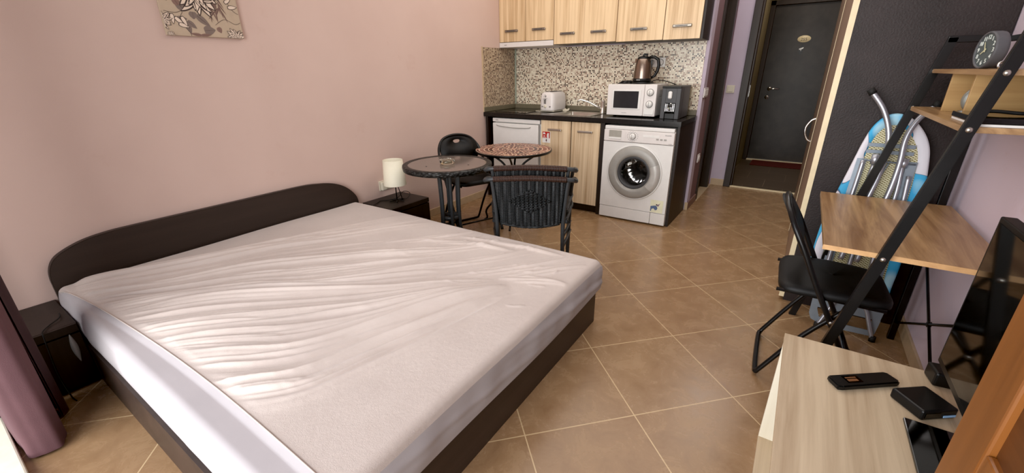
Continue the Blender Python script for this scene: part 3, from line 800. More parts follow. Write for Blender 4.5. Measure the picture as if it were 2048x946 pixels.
# ------------------------------------------------------------------ folding chairs (front = local +X)
def folding_chair(label, loc, rotz):
    t = thing('folding_chair', label, 'chair', loc, rotz)
    W = .20
    zt = .78
    # front-leg frame: arch over the back, straight down to the front feet
    L = [(.20, W, .012), (.11, W, .20), (-.03, W, .47), (-.105, W - .004, .62), (-.15, W - .03, .70), (-.178, W - .09, .755), (-.187, 0, zt - .005)]
    full = L + [(x, -y, z) for x, y, z in L[::-1][1:]]
    MB().tube(full, .0105, 12, smooth=6).obj('front_leg_frame', M['blk_metal'], t)
    # rear leg U frame
    for s in (-1, 1):
        q = MB(); q.tube([(.10, s * (W - .022), .435), (-.03, s * (W - .022), .26), (-.142, s * (W - .022), .055), (-.158, s * (W - .026), .022)], .0095, 12, smooth=4); q.obj('rear_leg', M['blk_metal'], t)
    MB().tube([(-.158, W - .026, .022), (-.165, W - .045, .014), (-.167, 0, .012), (-.165, -W + .045, .014), (-.158, -W + .026, .022)], .0105, 12, smooth=4).obj('rear_foot_bar', M['blk_metal'], t)
    MB().tube([(.155, W, .10), (.155, -W, .10)], .007, 10).obj('front_cross_bar', M['blk_metal'], t)
    q = MB()
    def seat(u, v):
        a = u * 2 * PI; e = .32
        cx, sy = math.cos(a), math.sin(a)
        x = math.copysign(abs(cx) ** e, cx) * .185; y = math.copysign(abs(sy) ** e, sy) * (.188 - .02 * (x > 0) * (x / .185))
        lev = [(0, .425), (.9, .425), (1, .432), (1.0, .448), (.96, .460), (.85, .465), (0, .468)][int(round(v * 6))]
        return Vector((.03 + x * lev[0], y * lev[0], lev[1] - .006 * (x / .185) ** 2))
    q.grid(64, 7, seat, close_u=True); bmesh.ops.remove_doubles(q.bm, verts=q.bm.verts, dist=1e-5)
    q.obj('seat', M['blk_vinyl'], t)
    q = MB(); 
    for s in (-1, 1): MB().tube([(-.16, s * .165, .428), (.19, s * .165, .425)], .008, 8).obj('seat_rail', M['blk_metal'], t)
    q.bm.free()
    # back panel: padded, arched, with a handle slot
    q = MB()
    hole = [(math.copysign(abs(math.cos(a)) ** .9, math.cos(a)) * .034, .726 + (.011 * math.sin(a) if math.sin(a) > 0 else .018 * math.sin(a))) for a in [2 * PI * k / 28 for k in range(28)]]
    outl = []
    for k in range(56):
        a = 2 * PI * k / 56; ca, sa = math.cos(a), math.sin(a)
        y = math.copysign(abs(ca) ** .75, ca) * .175; z = .655 + (.118 * abs(sa) ** .8 if sa > 0 else -.095 * abs(sa) ** .7)
        if sa > 0: y *= 1 - .18 * sa ** 2
        outl.append((y, z))
    def bx(z, y): return -.105 - (z - .62) * .48 - .02 * (1 - (y / .18) ** 2) 
    rings = []
    for off, lst in ((.008, hole), (.008, outl), (-.008, outl), (-.008, hole)):
        m = 56; ring = []
        for k in range(m):
            if lst is hole: y, z = lst[(k // 2) % 28]; y2, z2 = lst[((k + 1) // 2) % 28]; y, z = (y + y2) / 2, (z + z2) / 2
            else: y, z = lst[k]
            ring.append(q.bm.verts.new((bx(z, y) + off, y, z)))
        rings.append(ring)
    for i in range(4):
        a, b = rings[i], rings[(i + 1) % 4]
        for k in range(56):
            f = q.bm.faces.new((a[k], a[(k + 1) % 56], b[(k + 1) % 56], b[k])); f.smooth = i in (0, 2)
    q.obj('backrest', M['blk_vinyl'], t)
    for s in (-1, 1):
        q = MB(); q.lathe([(0, .006), (.007, .004), (.008, 0)], (0, 0, 0), 12, 'y')
        for v in q.bm.verts: v.co = Vector((v.co.x + .035, s * (v.co.y + W + .008), v.co.z + .35))
        q.obj('pivot_bolt', M['steel'], t)
    for s in (-1, 1):
        q = MB(); q.tube([(.193, s * W, .028), (.203, s * W, .0)], .0125, 12); q.obj('rubber_foot', M['rubber'], t)
    return t
folding_chair('black padded folding chair by the pink wall behind the glass table', (.50, 2.64, 0), -.38)
folding_chair('black padded folding chair pushed under the ladder desk', (2.925, 2.02, 0), .04)

# ------------------------------------------------------------------ stacked wicker armchairs (front = local +Y)
def wicker_chair(label, loc, rotz):
    t = thing('wicker_armchair', label, 'chair', loc, rotz, 'two stacked wicker armchairs')
    W = .235
    # back uprights run on down as rear legs
    for s in (-1, 1):
        q = MB(); q.tube([(s * .225, -.065, .675), (s * .215, -.045, .56), (s * .205, -.02, .40), (s * .205, -.03, .2), (s * .215, -.06, .0)], .0125, 12, smooth=5); q.obj('rear_leg', M['blk_tube'], t)
        q = MB(); q.tube([(s * .272, -.02, .655), (s * .275, .06, .645), (s * .272, .20, .615), (s * .268, .27, .57), (s * .262, .295, .48), (s * .258, .31, .2), (s * .256, .32, 0)], .0125, 12, smooth=5); q.obj('arm', M['blk_tube'], t)
    q = MB(); q.tube([(-.272, -.02, .655), (-.258, -.052, .665), (-.22, -.075, .675), (0, -.088, .685), (.22, -.075, .675), (.258, -.052, .665), (.272, -.02, .655)], .0135, 12, smooth=5); q.obj('top_rail', M['blk_tube'], t)
    q = MB(); q.tube([(-.215, -.0755, .675), (0, -.088, .685), (.215, -.0755, .675)], .0175, 14, smooth=16); q.obj('rail_wrap', M['wrap'], t)
    # woven back: vertical ribs with a diamond of woven blocks
    q = MB()
    def bk(u, v):
        z = .675 - v * (.675 - .385); hw = .21 - .028 * v; x = (u - .5) * 2 * hw
        z -= .02 * (1 - (x / hw) ** 2) * v
        y = -.085 + .055 * v - .015 * (1 - (x / hw) ** 2) + .004
        d = abs(x) / .13 + abs(z - .540) / .078
        off = .0020 * math.cos(x * 2 * PI / .024) + .0020 * math.cos(z * 2 * PI / .0085 + (PI if int(math.floor(x / .024 + .5)) % 2 else 0))
        if d < 1:
            cx = x / .026; cz = z / .019
            off = .014 * abs(math.sin(PI * cx)) * abs(math.sin(PI * (cz + .5 * (int(math.floor(cx)) % 2)))) + .002
        return Vector((x, y - off, z))
    q.grid(220, 220, bk)
    def bk2(u, v):
        p = bk(u, v); return p + Vector((0, .014, 0))
    q.grid(40, 20, lambda u, v: Vector((bk(u, v).x, -.085 + .055 * v + .010, bk(u, v).z)))
    q.tube([bk(k / 30, 1) + Vector((0, .004, 0)) for k in range(31)], .009, 8)
    q.obj('woven_back', M['wicker'], t)
    q = MB()
    def st(u, v):
        y = -.02 + v * .40; x = (u - .5) * 2 * (.215 + .03 * v)
        return Vector((x, y, .405 - .012 * (1 - (2 * u - 1) ** 2) + .02 * v + .002 * math.cos(x * 2 * PI / .021)))
    q.grid(90, 30, st)
    q.tube([(-.215, -.02, .40), (-.25, .19, .41), (-.25, .36, .42), (0, .385, .42), (.25, .36, .42), (.25, .19, .41), (.215, -.02, .40)], .014, 10, smooth=4)
    q.box(-.24, .24, 0.0, .36, .375, .40, .01)
    q.obj('woven_seat', M['wicker'], t)
    q = MB(); q.tube([(-.205, -.02, .22), (-.27, .32, .22)], .009, 8); q.tube([(.205, -.02, .22), (.27, .32, .22)], .009, 8); q.obj('stretcher', M['blk_tube'], t)
    return t
aa = .506   # turn towards the bistro table
CH = (1.437, 2.105)
wicker_chair('black wicker armchair, lower one of the stacked pair beside the bed', (CH[0], CH[1], 0), aa)
w2 = wicker_chair('black wicker armchair, upper one of the stacked pair beside the bed', (CH[0] - .035 * math.sin(aa), CH[1] + .035 * math.cos(aa), .055), aa)

# ------------------------------------------------------------------ kitchen base
def bar_handle(mb, x0, x1, y, z, r=.0065, out=.022):
    mb.box(x0, x1, y - out - .006, y - out + .003, z - .010, z + .010, .004, 3)
    mb.box(x0 + .004, x0 + .02, y - out, y, z - .006, z + .006, .002); mb.box(x1 - .02, x1 - .004, y - out, y, z - .006, z + .006, .002)
def base():
    t = thing('base_cabinet', 'double door base cabinet with light streaked wood doors under the sink', 'cabinet', (0, 0, 0))
    MB().box(.67, 1.272, YF + .02, KY - .02, .075, .74).obj('carcass', M['wenge'], t)
    MB().box(.67, 1.272, YF + .045, YF + .06, 0, .075).obj('plinth', M['wenge'], t)
    for a, b, hx0, hx1 in ((.673, .985, .757, .90), (.995, 1.270, 1.063, 1.206)):
        d = MB().box(a, b, YF, YF + .018, .078, .832, .001).obj('door', M['zebrano'], t)
        q = MB(); bar_handle(q, hx0, hx1, YF, .752); q.obj('handle', M['steel'], d)
    p = thing('cabinet_end_panel', 'dark end panel standing between sink cabinet and washing machine', 'panel', (0, 0, 0))
    MB().box(1.276, 1.312, YF - .0, KY - .02, 0, .838, .001).obj('panel_board', M['wenge'], p)
    p = thing('cabinet_end_panel', 'dark end panel right of the washing machine carrying the worktop', 'panel', (0, 0, 0))
    MB().box(1.921, 1.942, YF + .0, KY - .014, 0, .838, .001).obj('panel_board', M['wenge'], p)
    p = thing('cabinet_end_panel', 'dark narrow filler panel between the pink wall and the fridge', 'panel', (0, 0, 0))
    MB().box(.014, .04, YF + .0, KY - .03, 0, .838, .001).obj('panel_board', M['wenge'], p)
    wt = MB(); sb = (.80, 1.10, 3.625, 3.935)
    for r in ((.002, sb[0], 3.53, KY - .024), (sb[1], 1.947, 3.53, KY - .024), (sb[0], sb[1], 3.53, sb[2]), (sb[0], sb[1], sb[3], KY - .024)): wt.box(r[0], r[1], r[2], r[3], .84, .88)
    tag(wt.obj('worktop', M['black_counter']), 'glossy black kitchen worktop over fridge, cabinet and washing machine', 'worktop')
    q = MB(); q.box(.012, 1.935, KY - .023, KY - .009, .8805, .927, .003); q.box(.0015, .014, 3.535, KY - .025, .8805, .927, .003)
    tag(q.obj('worktop_upstand', plain('olive_grey_upstand', C(112, 104, 84), .45)), 'grey brown upstand strip along the back of the worktop', 'upstand')
base()
tag(MB().box(.041, .669, KY - .05, KY - .03, 0, .83).obj('back_panel', M['wenge']), 'dark back panel behind the small fridge', 'panel')
# sink: bowl set in the worktop
def sink():
    t = thing('kitchen_sink', 'stainless steel inset sink in the black worktop', 'sink', (0, 0, 0))
    x0, x1, y0, y1 = .70, 1.15, 3.60, 4.02
    q = MB(); b = (.802, 1.098, 3.627, 3.933)
    z = .8835
    for r in ((x0, b[0], y0, y1), (b[1], x1, y0, y1), (b[0], b[1], y0, b[2]), (b[0], b[1], b[3], y1)): q.box(r[0], r[1], r[2], r[3], z - .003, z)
    q.obj('rim', M['steel'], t)
    # shallow dished bowl visible above the worktop surface
    q = MB()
    def f(u, v):
        x = b[0] + (b[1] - b[0]) * u; y = b[2] + (b[3] - b[2]) * v
        e = min(u, 1 - u, v, 1 - v) * 5
        return Vector((x, y, z - .001 - .105 * math.sin(min(1, e) * PI / 2) ** .7))
    q.grid(30, 30, f); q.obj('bowl', M['steel'], t)
    q = MB(); q.lathe([(0, z - .103), (.03, z - .103), (.034, z - .1055)], (.95, 3.78, 0), 24); q.obj('drain', M['chrome'], t)
sink()
def tap():
    t = thing('kitchen_tap', 'chrome single lever tap beside the microwave', 'tap', (1.105, 3.985, .8835))
    q = MB(); q.lathe([(.026, 0), (.026, .008), (.021, .012), (.021, .105), (.018, .112), (0, .113)], seg=24); q.obj('body', M['chrome'], t)
    q = MB(); q.tube([(0, 0, .03), (-.05, -.02, .055), (-.12, -.05, .095), (-.19, -.08, .118), (-.215, -.09, .115), (-.218, -.092, .098)], [.010, .010, .009, .008, .008, .009], 12); q.obj('spout', M['chrome'], t)
tap()
def hob():
    t = thing('ceramic_hob', 'black ceramic glass hob set in the left end of the worktop', 'hob', (0, 0, 0))
    MB().box(.10, .47, 3.60, 4.06, .8803, .8845, .001).obj('glass_plate', M['blk_gloss'], t)
    for x, y, r in ((.285, 3.72, .075), (.285, 3.94, .09)):
        q = MB(); q.lathe([(r, .8847), (r - .003, .8849), (r - .004, .8847)], (x, y, 0), 40); q.obj('cooking_zone', M['dgrey'], t)
hob()
def toaster():
    t = thing('toaster', 'white two slot toaster between hob and sink', 'toaster', (.592, 3.93, .8845), -.05)
    w, d, hh = .085, .135, .185
    q = MB()
    def f(u, v):
        a = u * 2 * PI; e = .45
        x = math.copysign(abs(math.cos(a)) ** e, math.cos(a)) * w; y = math.copysign(abs(math.sin(a)) ** .3, math.sin(a)) * d
        pr_ = [(.0, .012), (.97, .012), (1, .02), (1, .09), (.97, .135), (.88, .165), (.72, .18), (.5, .186), (0, .187)]
        s, z = pr_[int(round(v * 8))]
        ys = 1 if z < .13 else (1 - (1 - s) * .35)
        return Vector((x * s, y * (ys if s > 0 else 0), z))
    q.grid(56, 9, f, close_u=True); bmesh.ops.remove_doubles(q.bm, verts=q.bm.verts, dist=1e-5); q.obj('body', M['white_pl'], t)
    q = MB()
    for s in (-1, 1): q.box(s * .028 - .012, s * .028 + .012, -.095, .095, .186, .190, .001)
    q.obj('bread_slot', M['dgrey'], t)
    q = MB(); q.box(-.028, -.002, -d - .002, -d + .004, .075, .155, .002); q.obj('lever_slot', M['grey_line'], t)
    q = MB(); q.box(-.034, .012, -d - .020, -d - .002, .125, .135, .004); q.box(-.018, -.012, -d - .012, -d, .115, .168, .002); q.obj('lever', M['white_pl'], t)
    q = MB(); q.lathe([(0, -d - .010), (.013, -d - .010), (.015, -d)], (-.01, 0, .05), 20, 'y'); q.obj('browning_dial', M['cream_pl'], t)
    for x in (-.052, .035): MB().box(x, x + .016, -d - .005, -d + .003, .045, .055, .002).obj('button', M['grey_line'], t)
    MB().box(-.078, .078, -.12, .12, 0, .013, .004).obj('foot_plate', M['cream_pl'], t)
    cable('toaster_cable', [(.52, 3.80, .886), (.47, 3.79, .888), (.46, 3.86, .888), (.50, 3.95, .888)], 'pale toaster cable lying on the worktop left of the toaster', .003, M['cream_pl'])
    q = MB()
    for k in range(3): q.tube([(.74 + .012 * k + .022 * math.cos(a), 3.90 + .015 * math.sin(a), .894 + .006 * k + .008 * math.sin(a * 2)) for a in [2 * PI * j / 16 for j in range(16)]], .004, 7, closed=True)
    tag(q.obj('coiled_cable', M['cream_pl']), 'small coil of pale cable beside the toaster', 'cable')
toaster()

def fridge():
    x0, x1 = .105, .655
    t = thing('small_fridge', 'white under counter fridge left of the wooden base cabinet', 'fridge', (0, 0, 0))
    MB().box(x0, x1, YF + .04, KY - .06, .02, .795, .004).obj('cabinet', M['white'], t)
    MB().box(x0 - .003, x1 + .003, YF - .002, KY - .055, .79, .828, .006).obj('lid', M['white'], t)
    d = MB().box(x0, x1 - .012, YF - .008, YF + .038, .045, .782, .008).obj('door', M['white'], t)
    q = MB(); q.tube([(x0 + .05, YF - .009, .760), (x0 + .08, YF - .012, .752), (x0 + .25, YF - .013, .742), (x0 + .42, YF - .012, .748), (x0 + .455, YF - .009, .758)], .004, 8, smooth=5); q.obj('grip_groove', M['silver'], d)
    q = MB(); marks(q, x0 + .052, YF - .0025, .809, .038, .006, 6); q.obj('badge', M['ink'], t)
    for x in (x0 + .04, x1 - .04): MB().lathe([(.018, 0), (.018, .022)], (x, YF + .08, 0), 14).obj('foot', M['blk_pl'], t)
fridge()

def washer():
    x0, x1, yf = 1.327, 1.916, 3.515
    t = thing('washing_machine', 'white front loading washing machine under the right end of the worktop', 'washing machine', (0, 0, 0))
    q = MB(); q.box(x0, x0 + .01, yf + .015, KY - .06, .012, .80, .002); q.box(x1 - .01, x1, yf + .015, KY - .06, .012, .80, .002); q.box(x0 + .01, x1 - .01, yf + .02, KY - .06, .012, .02); q.box(x0 + .01, x1 - .01, KY - .07, KY - .06, .02, .8)
    q.obj('cabinet', M['white'], t)
    MB().box(x0 + .004, x1 - .004, yf - .004, KY - .06, .796, .826, .006).obj('top_lid', M['white'], t)
    q = MB(); N = 72; hc = (1.617, .445)
    def rim(k, y):
        a = 2 * PI * k / N; ca, sa = math.cos(a), math.sin(a)
        tx = (x1 - hc[0]) / ca if ca > 1e-9 else ((x0 - hc[0]) / ca if ca < -1e-9 else 9e9); tz = (.694 - hc[1]) / sa if sa > 1e-9 else ((.118 - hc[1]) / sa if sa < -1e-9 else 9e9)
        d = min(tx, tz); return (hc[0] + ca * d, y, hc[1] + sa * d)
    corner = [math.atan2(z - hc[1], x - hc[0]) % (2 * PI) for x, z in ((x1, .694), (x0, .694), (x0, .118), (x1, .118))]
    angs = sorted([2 * PI * k / N for k in range(N)] + corner)
    def rima(a, y):
        k = a / (2 * PI) * N; return rim(k, y)
    L1 = [q.bm.verts.new((hc[0] + .16 * math.cos(a), yf + .018, hc[1] + .16 * math.sin(a))) for a in angs]
    L2 = [q.bm.verts.new((hc[0] + .16 * math.cos(a), yf - .002, hc[1] + .16 * math.sin(a))) for a in angs]
    L3 = [q.bm.verts.new(rima(a, yf - .002)) for a in angs]; L4 = [q.bm.verts.new(rima(a, yf + .018)) for a in angs]
    for A, B in ((L1, L2), (L2, L3), (L3, L4), (L4, L1)):
        for k in range(len(angs)): q.bm.faces.new((A[k], A[(k + 1) % len(angs)], B[(k + 1) % len(angs)], B[k]))
    q.obj('front_panel', M['white'], t)
    MB().box(x0, x1, yf - .006, yf + .02, .697, .795, .006).obj('control_panel', M['white_pl'], t)
    MB().box(x0, 1.79, yf - .001, yf + .02, .014, .114, .003).obj('plinth', M['white'], t)
    MB().box(1.793, x1, yf - .001, yf + .02, .014, .114, .003).obj('filter_flap', M['white'], t)
    q = MB(); q.box(x0 + .002, x0 + .19, yf - .0075, yf, .700, .792, .002); dr = q.obj('drawer', M['white_pl'], t)
    q = MB(); q.box(x0 + .045, x0 + .155, yf - .0085, yf - .006, .733, .790, .001); q.obj('drawer_recess', plain('grey_recess', C(158, 154, 144), .5), dr)
    q = MB(); q.box(x0 + .045, x0 + .155, yf - .013, yf - .006, .716, .732, .003); q.obj('drawer_grip', M['white'], dr)
    q = MB(); q.lathe([(0, -.022), (.021, -.022), (.024, -.004), (.024, 0)], (1.578, yf - .005, .748), 32, 'y'); k = q.obj('program_knob', M['white'], t)
    q = MB(); q.lathe([(.0245, -.002), (.028, -.003), (.0285, 0)], (1.578, yf - .005, .748), 32, 'y'); q.obj('knob_ring', M['grey_line'], k)
    q = MB(); q.box(1.5765, 1.5795, yf - .0285, yf - .026, .732, .766); q.obj('knob_mark', M['grey_line'], k)
    q = MB()
    for j in range(16):
        a = 2 * PI * j / 16; x, z = 1.578 + .045 * math.cos(a), .748 + .037 * math.sin(a); q.box(x - .004, x + .004, yf - .0068, yf - .0055, z - .0016, z + .0016)
    q.obj('program_marks', M['grey_line'], t)
    q = MB(); q.box(1.665, 1.80, yf - .0072, yf - .005, .747, .766, .001); q.obj('print_strip', M['paper'], t)
    for x in (1.785, 1.816, 1.847):
        q = MB(); q.box(x - .010, x + .010, yf - .010, yf - .005, .730, .743, .002); q.obj('button', M['silver'], t)
    q = MB(); marks(q, 1.868, yf - .0062, .772, .05, .007, 7); marks(q, 1.888, yf - .0062, .706, .03, .004, 6); q.obj('badge', M['grey_line'], t)
    c = (1.617, yf - .004, .445)
    d = MB(); d.lathe([(.236, .002), (.238, -.006), (.230, -.012), (.226, -.010)], c, 72, 'y'); dd = d.obj('door', M['white'], t)
    d = MB(); d.lathe([(.226, -.008), (.220, -.020), (.20, -.030), (.165, -.034), (.150, -.032), (.140, -.020), (.134, .0)], c, 72, 'y'); d.obj('bezel', M['silver'], dd)
    d = MB(); d.lathe([(.140, -.018), (.132, -.022), (.118, -.016), (.112, .004)], c, 64, 'y'); d.obj('inner_ring', M['dgrey'], dd)
    d = MB(); d.lathe([(.134, -.012), (.128, .01), (.115, .05), (.08, .075), (.03, .083), (0, .084)], c, 64, 'y'); d.obj('glass_bowl', M['door_glass'], dd)
    dm = MB(); dm.lathe([(.137, .015), (.165, .05), (.165, .16)], c, 60, 'y')
    dm.obj('door_gasket', M['dgrey'], t)
    dm = MB()
    def dr_(u, v):
        a = u * 2 * PI; r, h = [(.165, .10), (.168, .16), (.168, .25), (.15, .27), (.09, .262), (.03, .268), (.001, .268)][int(round(v * 6))]
        r += .006 * math.cos(a * 3) + (.003 * math.cos(a * 24) if v < .6 else .008 * math.cos(a * 6))
        return Vector((c[0] + r * math.cos(a), c[1] + h, c[2] + r * math.sin(a)))
    dm.grid(144, 7, dr_, close_u=True)
    dm.obj('drum', M['chrome'], t)
    q = MB()
    for k in range(3):
        a = k * 2 * PI / 3 + .9
        q.tube([(c[0] + math.cos(a) * .13, c[1] + .06, c[2] + math.sin(a) * .13), (c[0] + math.cos(a) * .125, c[1] + .24, c[2] + math.sin(a) * .125)], .022, 10)
    q.obj('drum_paddle', M['chrome'], t)
    # handle patch on the right of the bezel
    q = MB(); q.lathe([(.224, -.016), (.221, -.026), (.203, -.038), (.170, -.042), (.154, -.038), (.150, -.030)], c, 20, 'y', arc=(math.radians(-40), math.radians(24)))
    q.obj('handle', plain('satin_handle', C(186, 183, 178), .3, .15), dd)
    # sticker bottom right
    y = yf - .0025
    s = MB(); s.box(1.787, 1.893, y - .0006, y, .122, .232); sk = s.obj('sticker', M['yellowish'], t)
    s = MB(); s.mi = 0
    Y = y - .0012
    s.poly([(1.79, Y, .175), (1.83, Y, .185), (1.842, Y, .18), (1.85, Y, .162), (1.845, Y, .148), (1.83, Y, .142), (1.825, Y, .150), (1.815, Y, .158), (1.80, Y, .150), (1.798, Y, .133), (1.79, Y, .13)])
    s.mi = 1; s.poly([(1.838, Y - .0002, .185), (1.855, Y - .0002, .178), (1.865, Y - .0002, .20), (1.868, Y - .0002, .215), (1.862, Y - .0002, .202), (1.848, Y - .0002, .195)])
    s.mi = 2; s.poly([(1.833, Y - .0003, .188), (1.845, Y - .0003, .188), (1.846, Y - .0003, .198), (1.835, Y - .0003, .198)])
    s.obj('sticker_figure', [M['bluefig'], M['skin_print'], M['ink']], sk, fix=False)
washer()

# fire extinguisher sticker on the left base door
def sign():
    t = thing('fire_safety_sticker', 'red and white fire extinguisher sticker on the left base door', 'sticker', (0, 0, 0))
    y = YF - .0008
    MB().box(.690, .775, y - .0006, y + .0004, .625, .728).obj('white_backing', M['paper'], t)
    MB().box(.690, .770, y - .0012, y - .0006, .668, .728).obj('red_field', M['red'], t)
    q = MB(); Y = y - .0016
    q.poly([(.742, Y, .668), (.760, Y, .668), (.760, Y, .716), (.745, Y, .716), (.738, Y, .700), (.738, Y, .684)])
    q.poly([(.695, Y, .705), (.700, Y, .718), (.706, Y, .726), (.709, Y, .716), (.713, Y, .724), (.718, Y, .714), (.724, Y, .704), (.716, Y, .702), (.709, Y, .706), (.702, Y, .701)])
    q.poly([(.700, Y, .690), (.720, Y, .690), (.718, Y, .683), (.703, Y, .683)]); q.poly([(.694, Y, .676), (.732, Y, .676), (.732, Y, .672), (.694, Y, .672)])
    q.obj('white_pictogram', M['paper'], t, fix=False)
    q = MB(); q.poly([(.729, Y, .660), (.737, Y, .660), (.737, Y, .650), (.741, Y, .650), (.733, Y, .632), (.725, Y, .650), (.729, Y, .650)]); q.obj('arrow', M['darkred'], t, fix=False)
sign()

# ------------------------------------------------------------------ upper cabinets
UY = 3.84
def uppers():
    hw = [(.002, .312, .077, .228), (.316, .624, .394, .54)]
    def cab(label, x0, x1, z0, doors, hz):
        t = thing('wall_cabinet', label, 'cabinet', (0, 0, 0), 0, 'light wood wall cabinets over the worktop')
        MB().box(x0, x1, UY + .018, KY - .002, z0, 2.24).obj('carcass', M['wenge'], t)
        for a, b, h0, h1 in doors:
            d = MB().box(a, b, UY, UY + .017, z0 + .003, 2.237, .001).obj('door', M['zebrano_up'], t)
            q = MB(); q.box(h0, h1, UY - .016, UY - .009, hz - .011, hz + .011, .005, 3)
            q.box(h0 + .002, h0 + .018, UY - .010, UY, hz - .008, hz + .008, .002); q.box(h1 - .018, h1 - .002, UY - .010, UY, hz - .008, hz + .008, .002)
            hd = q.obj('handle', M['handle_pewter'], d)
            MB().box(h0 + .022, h1 - .03, UY - .0175, UY - .0155, hz - .003, hz + .003, .001).obj('handle_slot', M['dgrey'], hd)
    cab('narrow double door wall cabinet above the cooker hood, leftmost', .002, .6255, 1.537, [(.003, .312, .077, .228), (.316, .6235, .394, .54)], 1.637)
    cab('double door wall cabinet with flush light doors, second from left', .6275, 1.241, 1.495, [(.629, .934, .699, .848), (.9355, 1.239, 1.006, 1.151)], 1.584)
    cab('single door wall cabinet above the kettle, third from left', 1.243, 1.643, 1.490, [(1.245, 1.641, 1.367, 1.51)], 1.584)
    cab('single door wall cabinet at the right end next to the mauve wall', 1.645, 1.948, 1.488, [(1.647, 1.930, 1.715, 1.862)], 1.588)
    t = thing('cooker_hood', 'slim white cooker hood under the leftmost wall cabinet', 'hood', (0, 0, 0))
    MB().box(.003, .624, UY - .004, KY - .02, 1.490, 1.535, .003).obj('hood_body', M['white_pl'], t)
    q = MB(); marks(q, .078, UY - .0042, 1.512, .03, .006, 4); q.obj('badge', M['ink'], t)
uppers()

# ------------------------------------------------------------------ microwave, kettle, coffee machine
def microwave():
    x0, x1, y0, y1, z0, z1 = 1.252, 1.680, 3.72, 4.06, .893, 1.150
    t = thing('microwave_oven', 'white microwave oven with two round dials on the worktop', 'microwave', (0, 0, 0))
    MB().box(x0, x1, y0 + .012, y1, z0, z1, .006).obj('casing', M['white_pl'], t)
    for a in (x0 + .06, x1 - .06):
        for b in (y0 + .05, y1 - .05): MB().lathe([(.014, .8802), (.014, z0 + .001)], (a, b, 0), 12).obj('foot', M['blk_pl'], t)
    xd = x1 - .104
    d = MB().box(x0, xd, y0 - .006, y0 + .014, z0, z1, .005).obj('door', M['white_pl'], t)
    MB().box(x0 + .045, xd - .025, y0 - .009, y0 - .004, z0 + .052, z1 - .045, .004).obj('window_frame', M['white'], d)
    MB().box(x0 + .06, xd - .045, y0 - .0105, y0 - .006, z0 + .062, z1 - .055, .001).obj('window_glass', M['mw_glass'], d)
    q = MB(); marks(q, (x0 + xd) / 2, y0 - .0062, z0 + .022, .045, .004, 8); q.obj('badge', M['grey_line'], d)
    MB().box(xd + .002, x1, y0 - .006, y0 + .014, z0, z1, .004).obj('control_panel', M['white_pl'], t)
    for z in (1.086, .992):
        q = MB(); cx = (xd + x1) / 2; q.lathe([(0, -.022), (.022, -.020), (.026, -.003), (.026, 0)], (cx, y0 - .006, z), 32, 'y'); k = q.obj('dial', M['white'], t)
        q = MB(); q.lathe([(.0262, -.002), (.030, -.003), (.030, 0)], (cx, y0 - .006, z), 32, 'y'); q.obj('dial_ring', M['grey_line'], k)
        q = MB(); q.box(cx - .0015, cx + .0015, y0 - .030, y0 - .026, z - .019, z + .019); q.obj('dial_mark', M['grey_line'], k)
    MB().box(xd + .012, x1 - .01, y0 - .012, y0 - .005, z0 + .014, z0 + .06, .003).obj('door_button', M['white'], t)
    # two rows of vents on the right side
    q = MB()
    for i in range(5):
        for j in range(8): q.box(x1 - .0005, x1 + .0005, y0 + .09 + j * .014, y0 + .098 + j * .014, 1.05 + i * .012, 1.055 + i * .012)
    q.obj('vent_slots', M['dgrey'], t)
microwave()
def kettle():
    t = thing('electric_kettle', 'copper coloured steel kettle with black handle on the microwave', 'kettle', (1.492, 3.885, 1.1505), .25)
    MB().lathe([(.0, 0), (.082, 0), (.084, .012), (.070, .020), (0, .020)], seg=40).obj('power_base', M['blk_pl'], t)
    MB().lathe([(.0, .021), (.077, .021), (.078, .044), (0, .044)], seg=40).obj('bottom_band', M['blk_pl'], t)
    MB().lathe([(.077, .044), (.0745, .09), (.068, .15), (.059, .19), (.053, .205), (0, .205)], seg=48).obj('body', M['kettle'], t)
    q = MB(); q.lathe([(.054, .204), (.050, .214), (.030, .222), (.0, .224)], seg=36); q.tube([(-.005, 0, .22), (.0, 0, .236), (.03, 0, .232)], .009, 10, smooth=3); q.obj('lid', M['blk_pl'], t)
    q = MB(); q.prism([(-.045, -.018, .195), (-.072, 0, .205), (-.045, .018, .195)], (0, 0, -.03)); q.obj('spout', M['kettle'], t)
    q = MB(); q.tube([(.045, 0, .212), (.085, 0, .215), (.118, 0, .195), (.128, 0, .15), (.120, 0, .10), (.098, 0, .062), (.070, 0, .045)], [.012, .013, .0135, .0135, .0125, .0115, .010], 12); q.obj('handle', M['blk_pl'], t)
    q = MB(); q.box(.058, .075, -.011, .011, .045, .19, .004); q.obj('handle_spine', M['blk_pl'], t)
    q = MB(); marks(q, 0, -.0785, .033, .034, .007, 5); q.obj('badge', M['paper'], t, Matrix.Rotation(-.35, 4, 'Z'))
kettle()
def bag():
    q = MB(); rn = random.Random(2)
    def f(u, v):
        x = -.15 + .30 * u; y = -.085 + .18 * v
        e = min(u, 1 - u, v, 1 - v) * 7
        z = min(1, e) * (.010 + .010 * abs(math.sin(x * 60 + 3 * math.sin(y * 50))) + .006 * abs(math.sin(y * 85 + x * 30)))
        return Vector((x + .006 * math.sin(y * 60), y + .008 * math.sin(x * 50), z + .0005))
    q = MB(); q.grid(60, 40, f); q.grid(2, 2, lambda u, v: Vector((-.15 + .30 * u, -.085 + .18 * v, .0003)))
    o = q.obj('plastic_bag', plain('black_plastic_bag', C(24, 22, 24), .3), None, Matrix.Translation((1.42, 3.945, 1.1505))); tag(o, 'crumpled black plastic bag under the kettle on the microwave', 'bag')
    for v in o.data.vertices:
        # flatten where the kettle base stands
        p = o.matrix_world @ v.co
        wx, wy = v.co.x + 1.42 - 1.492, v.co.y + 3.945 - 3.885
        if math.hypot(wx, wy) < .092: v.co.z = .0002
bag()
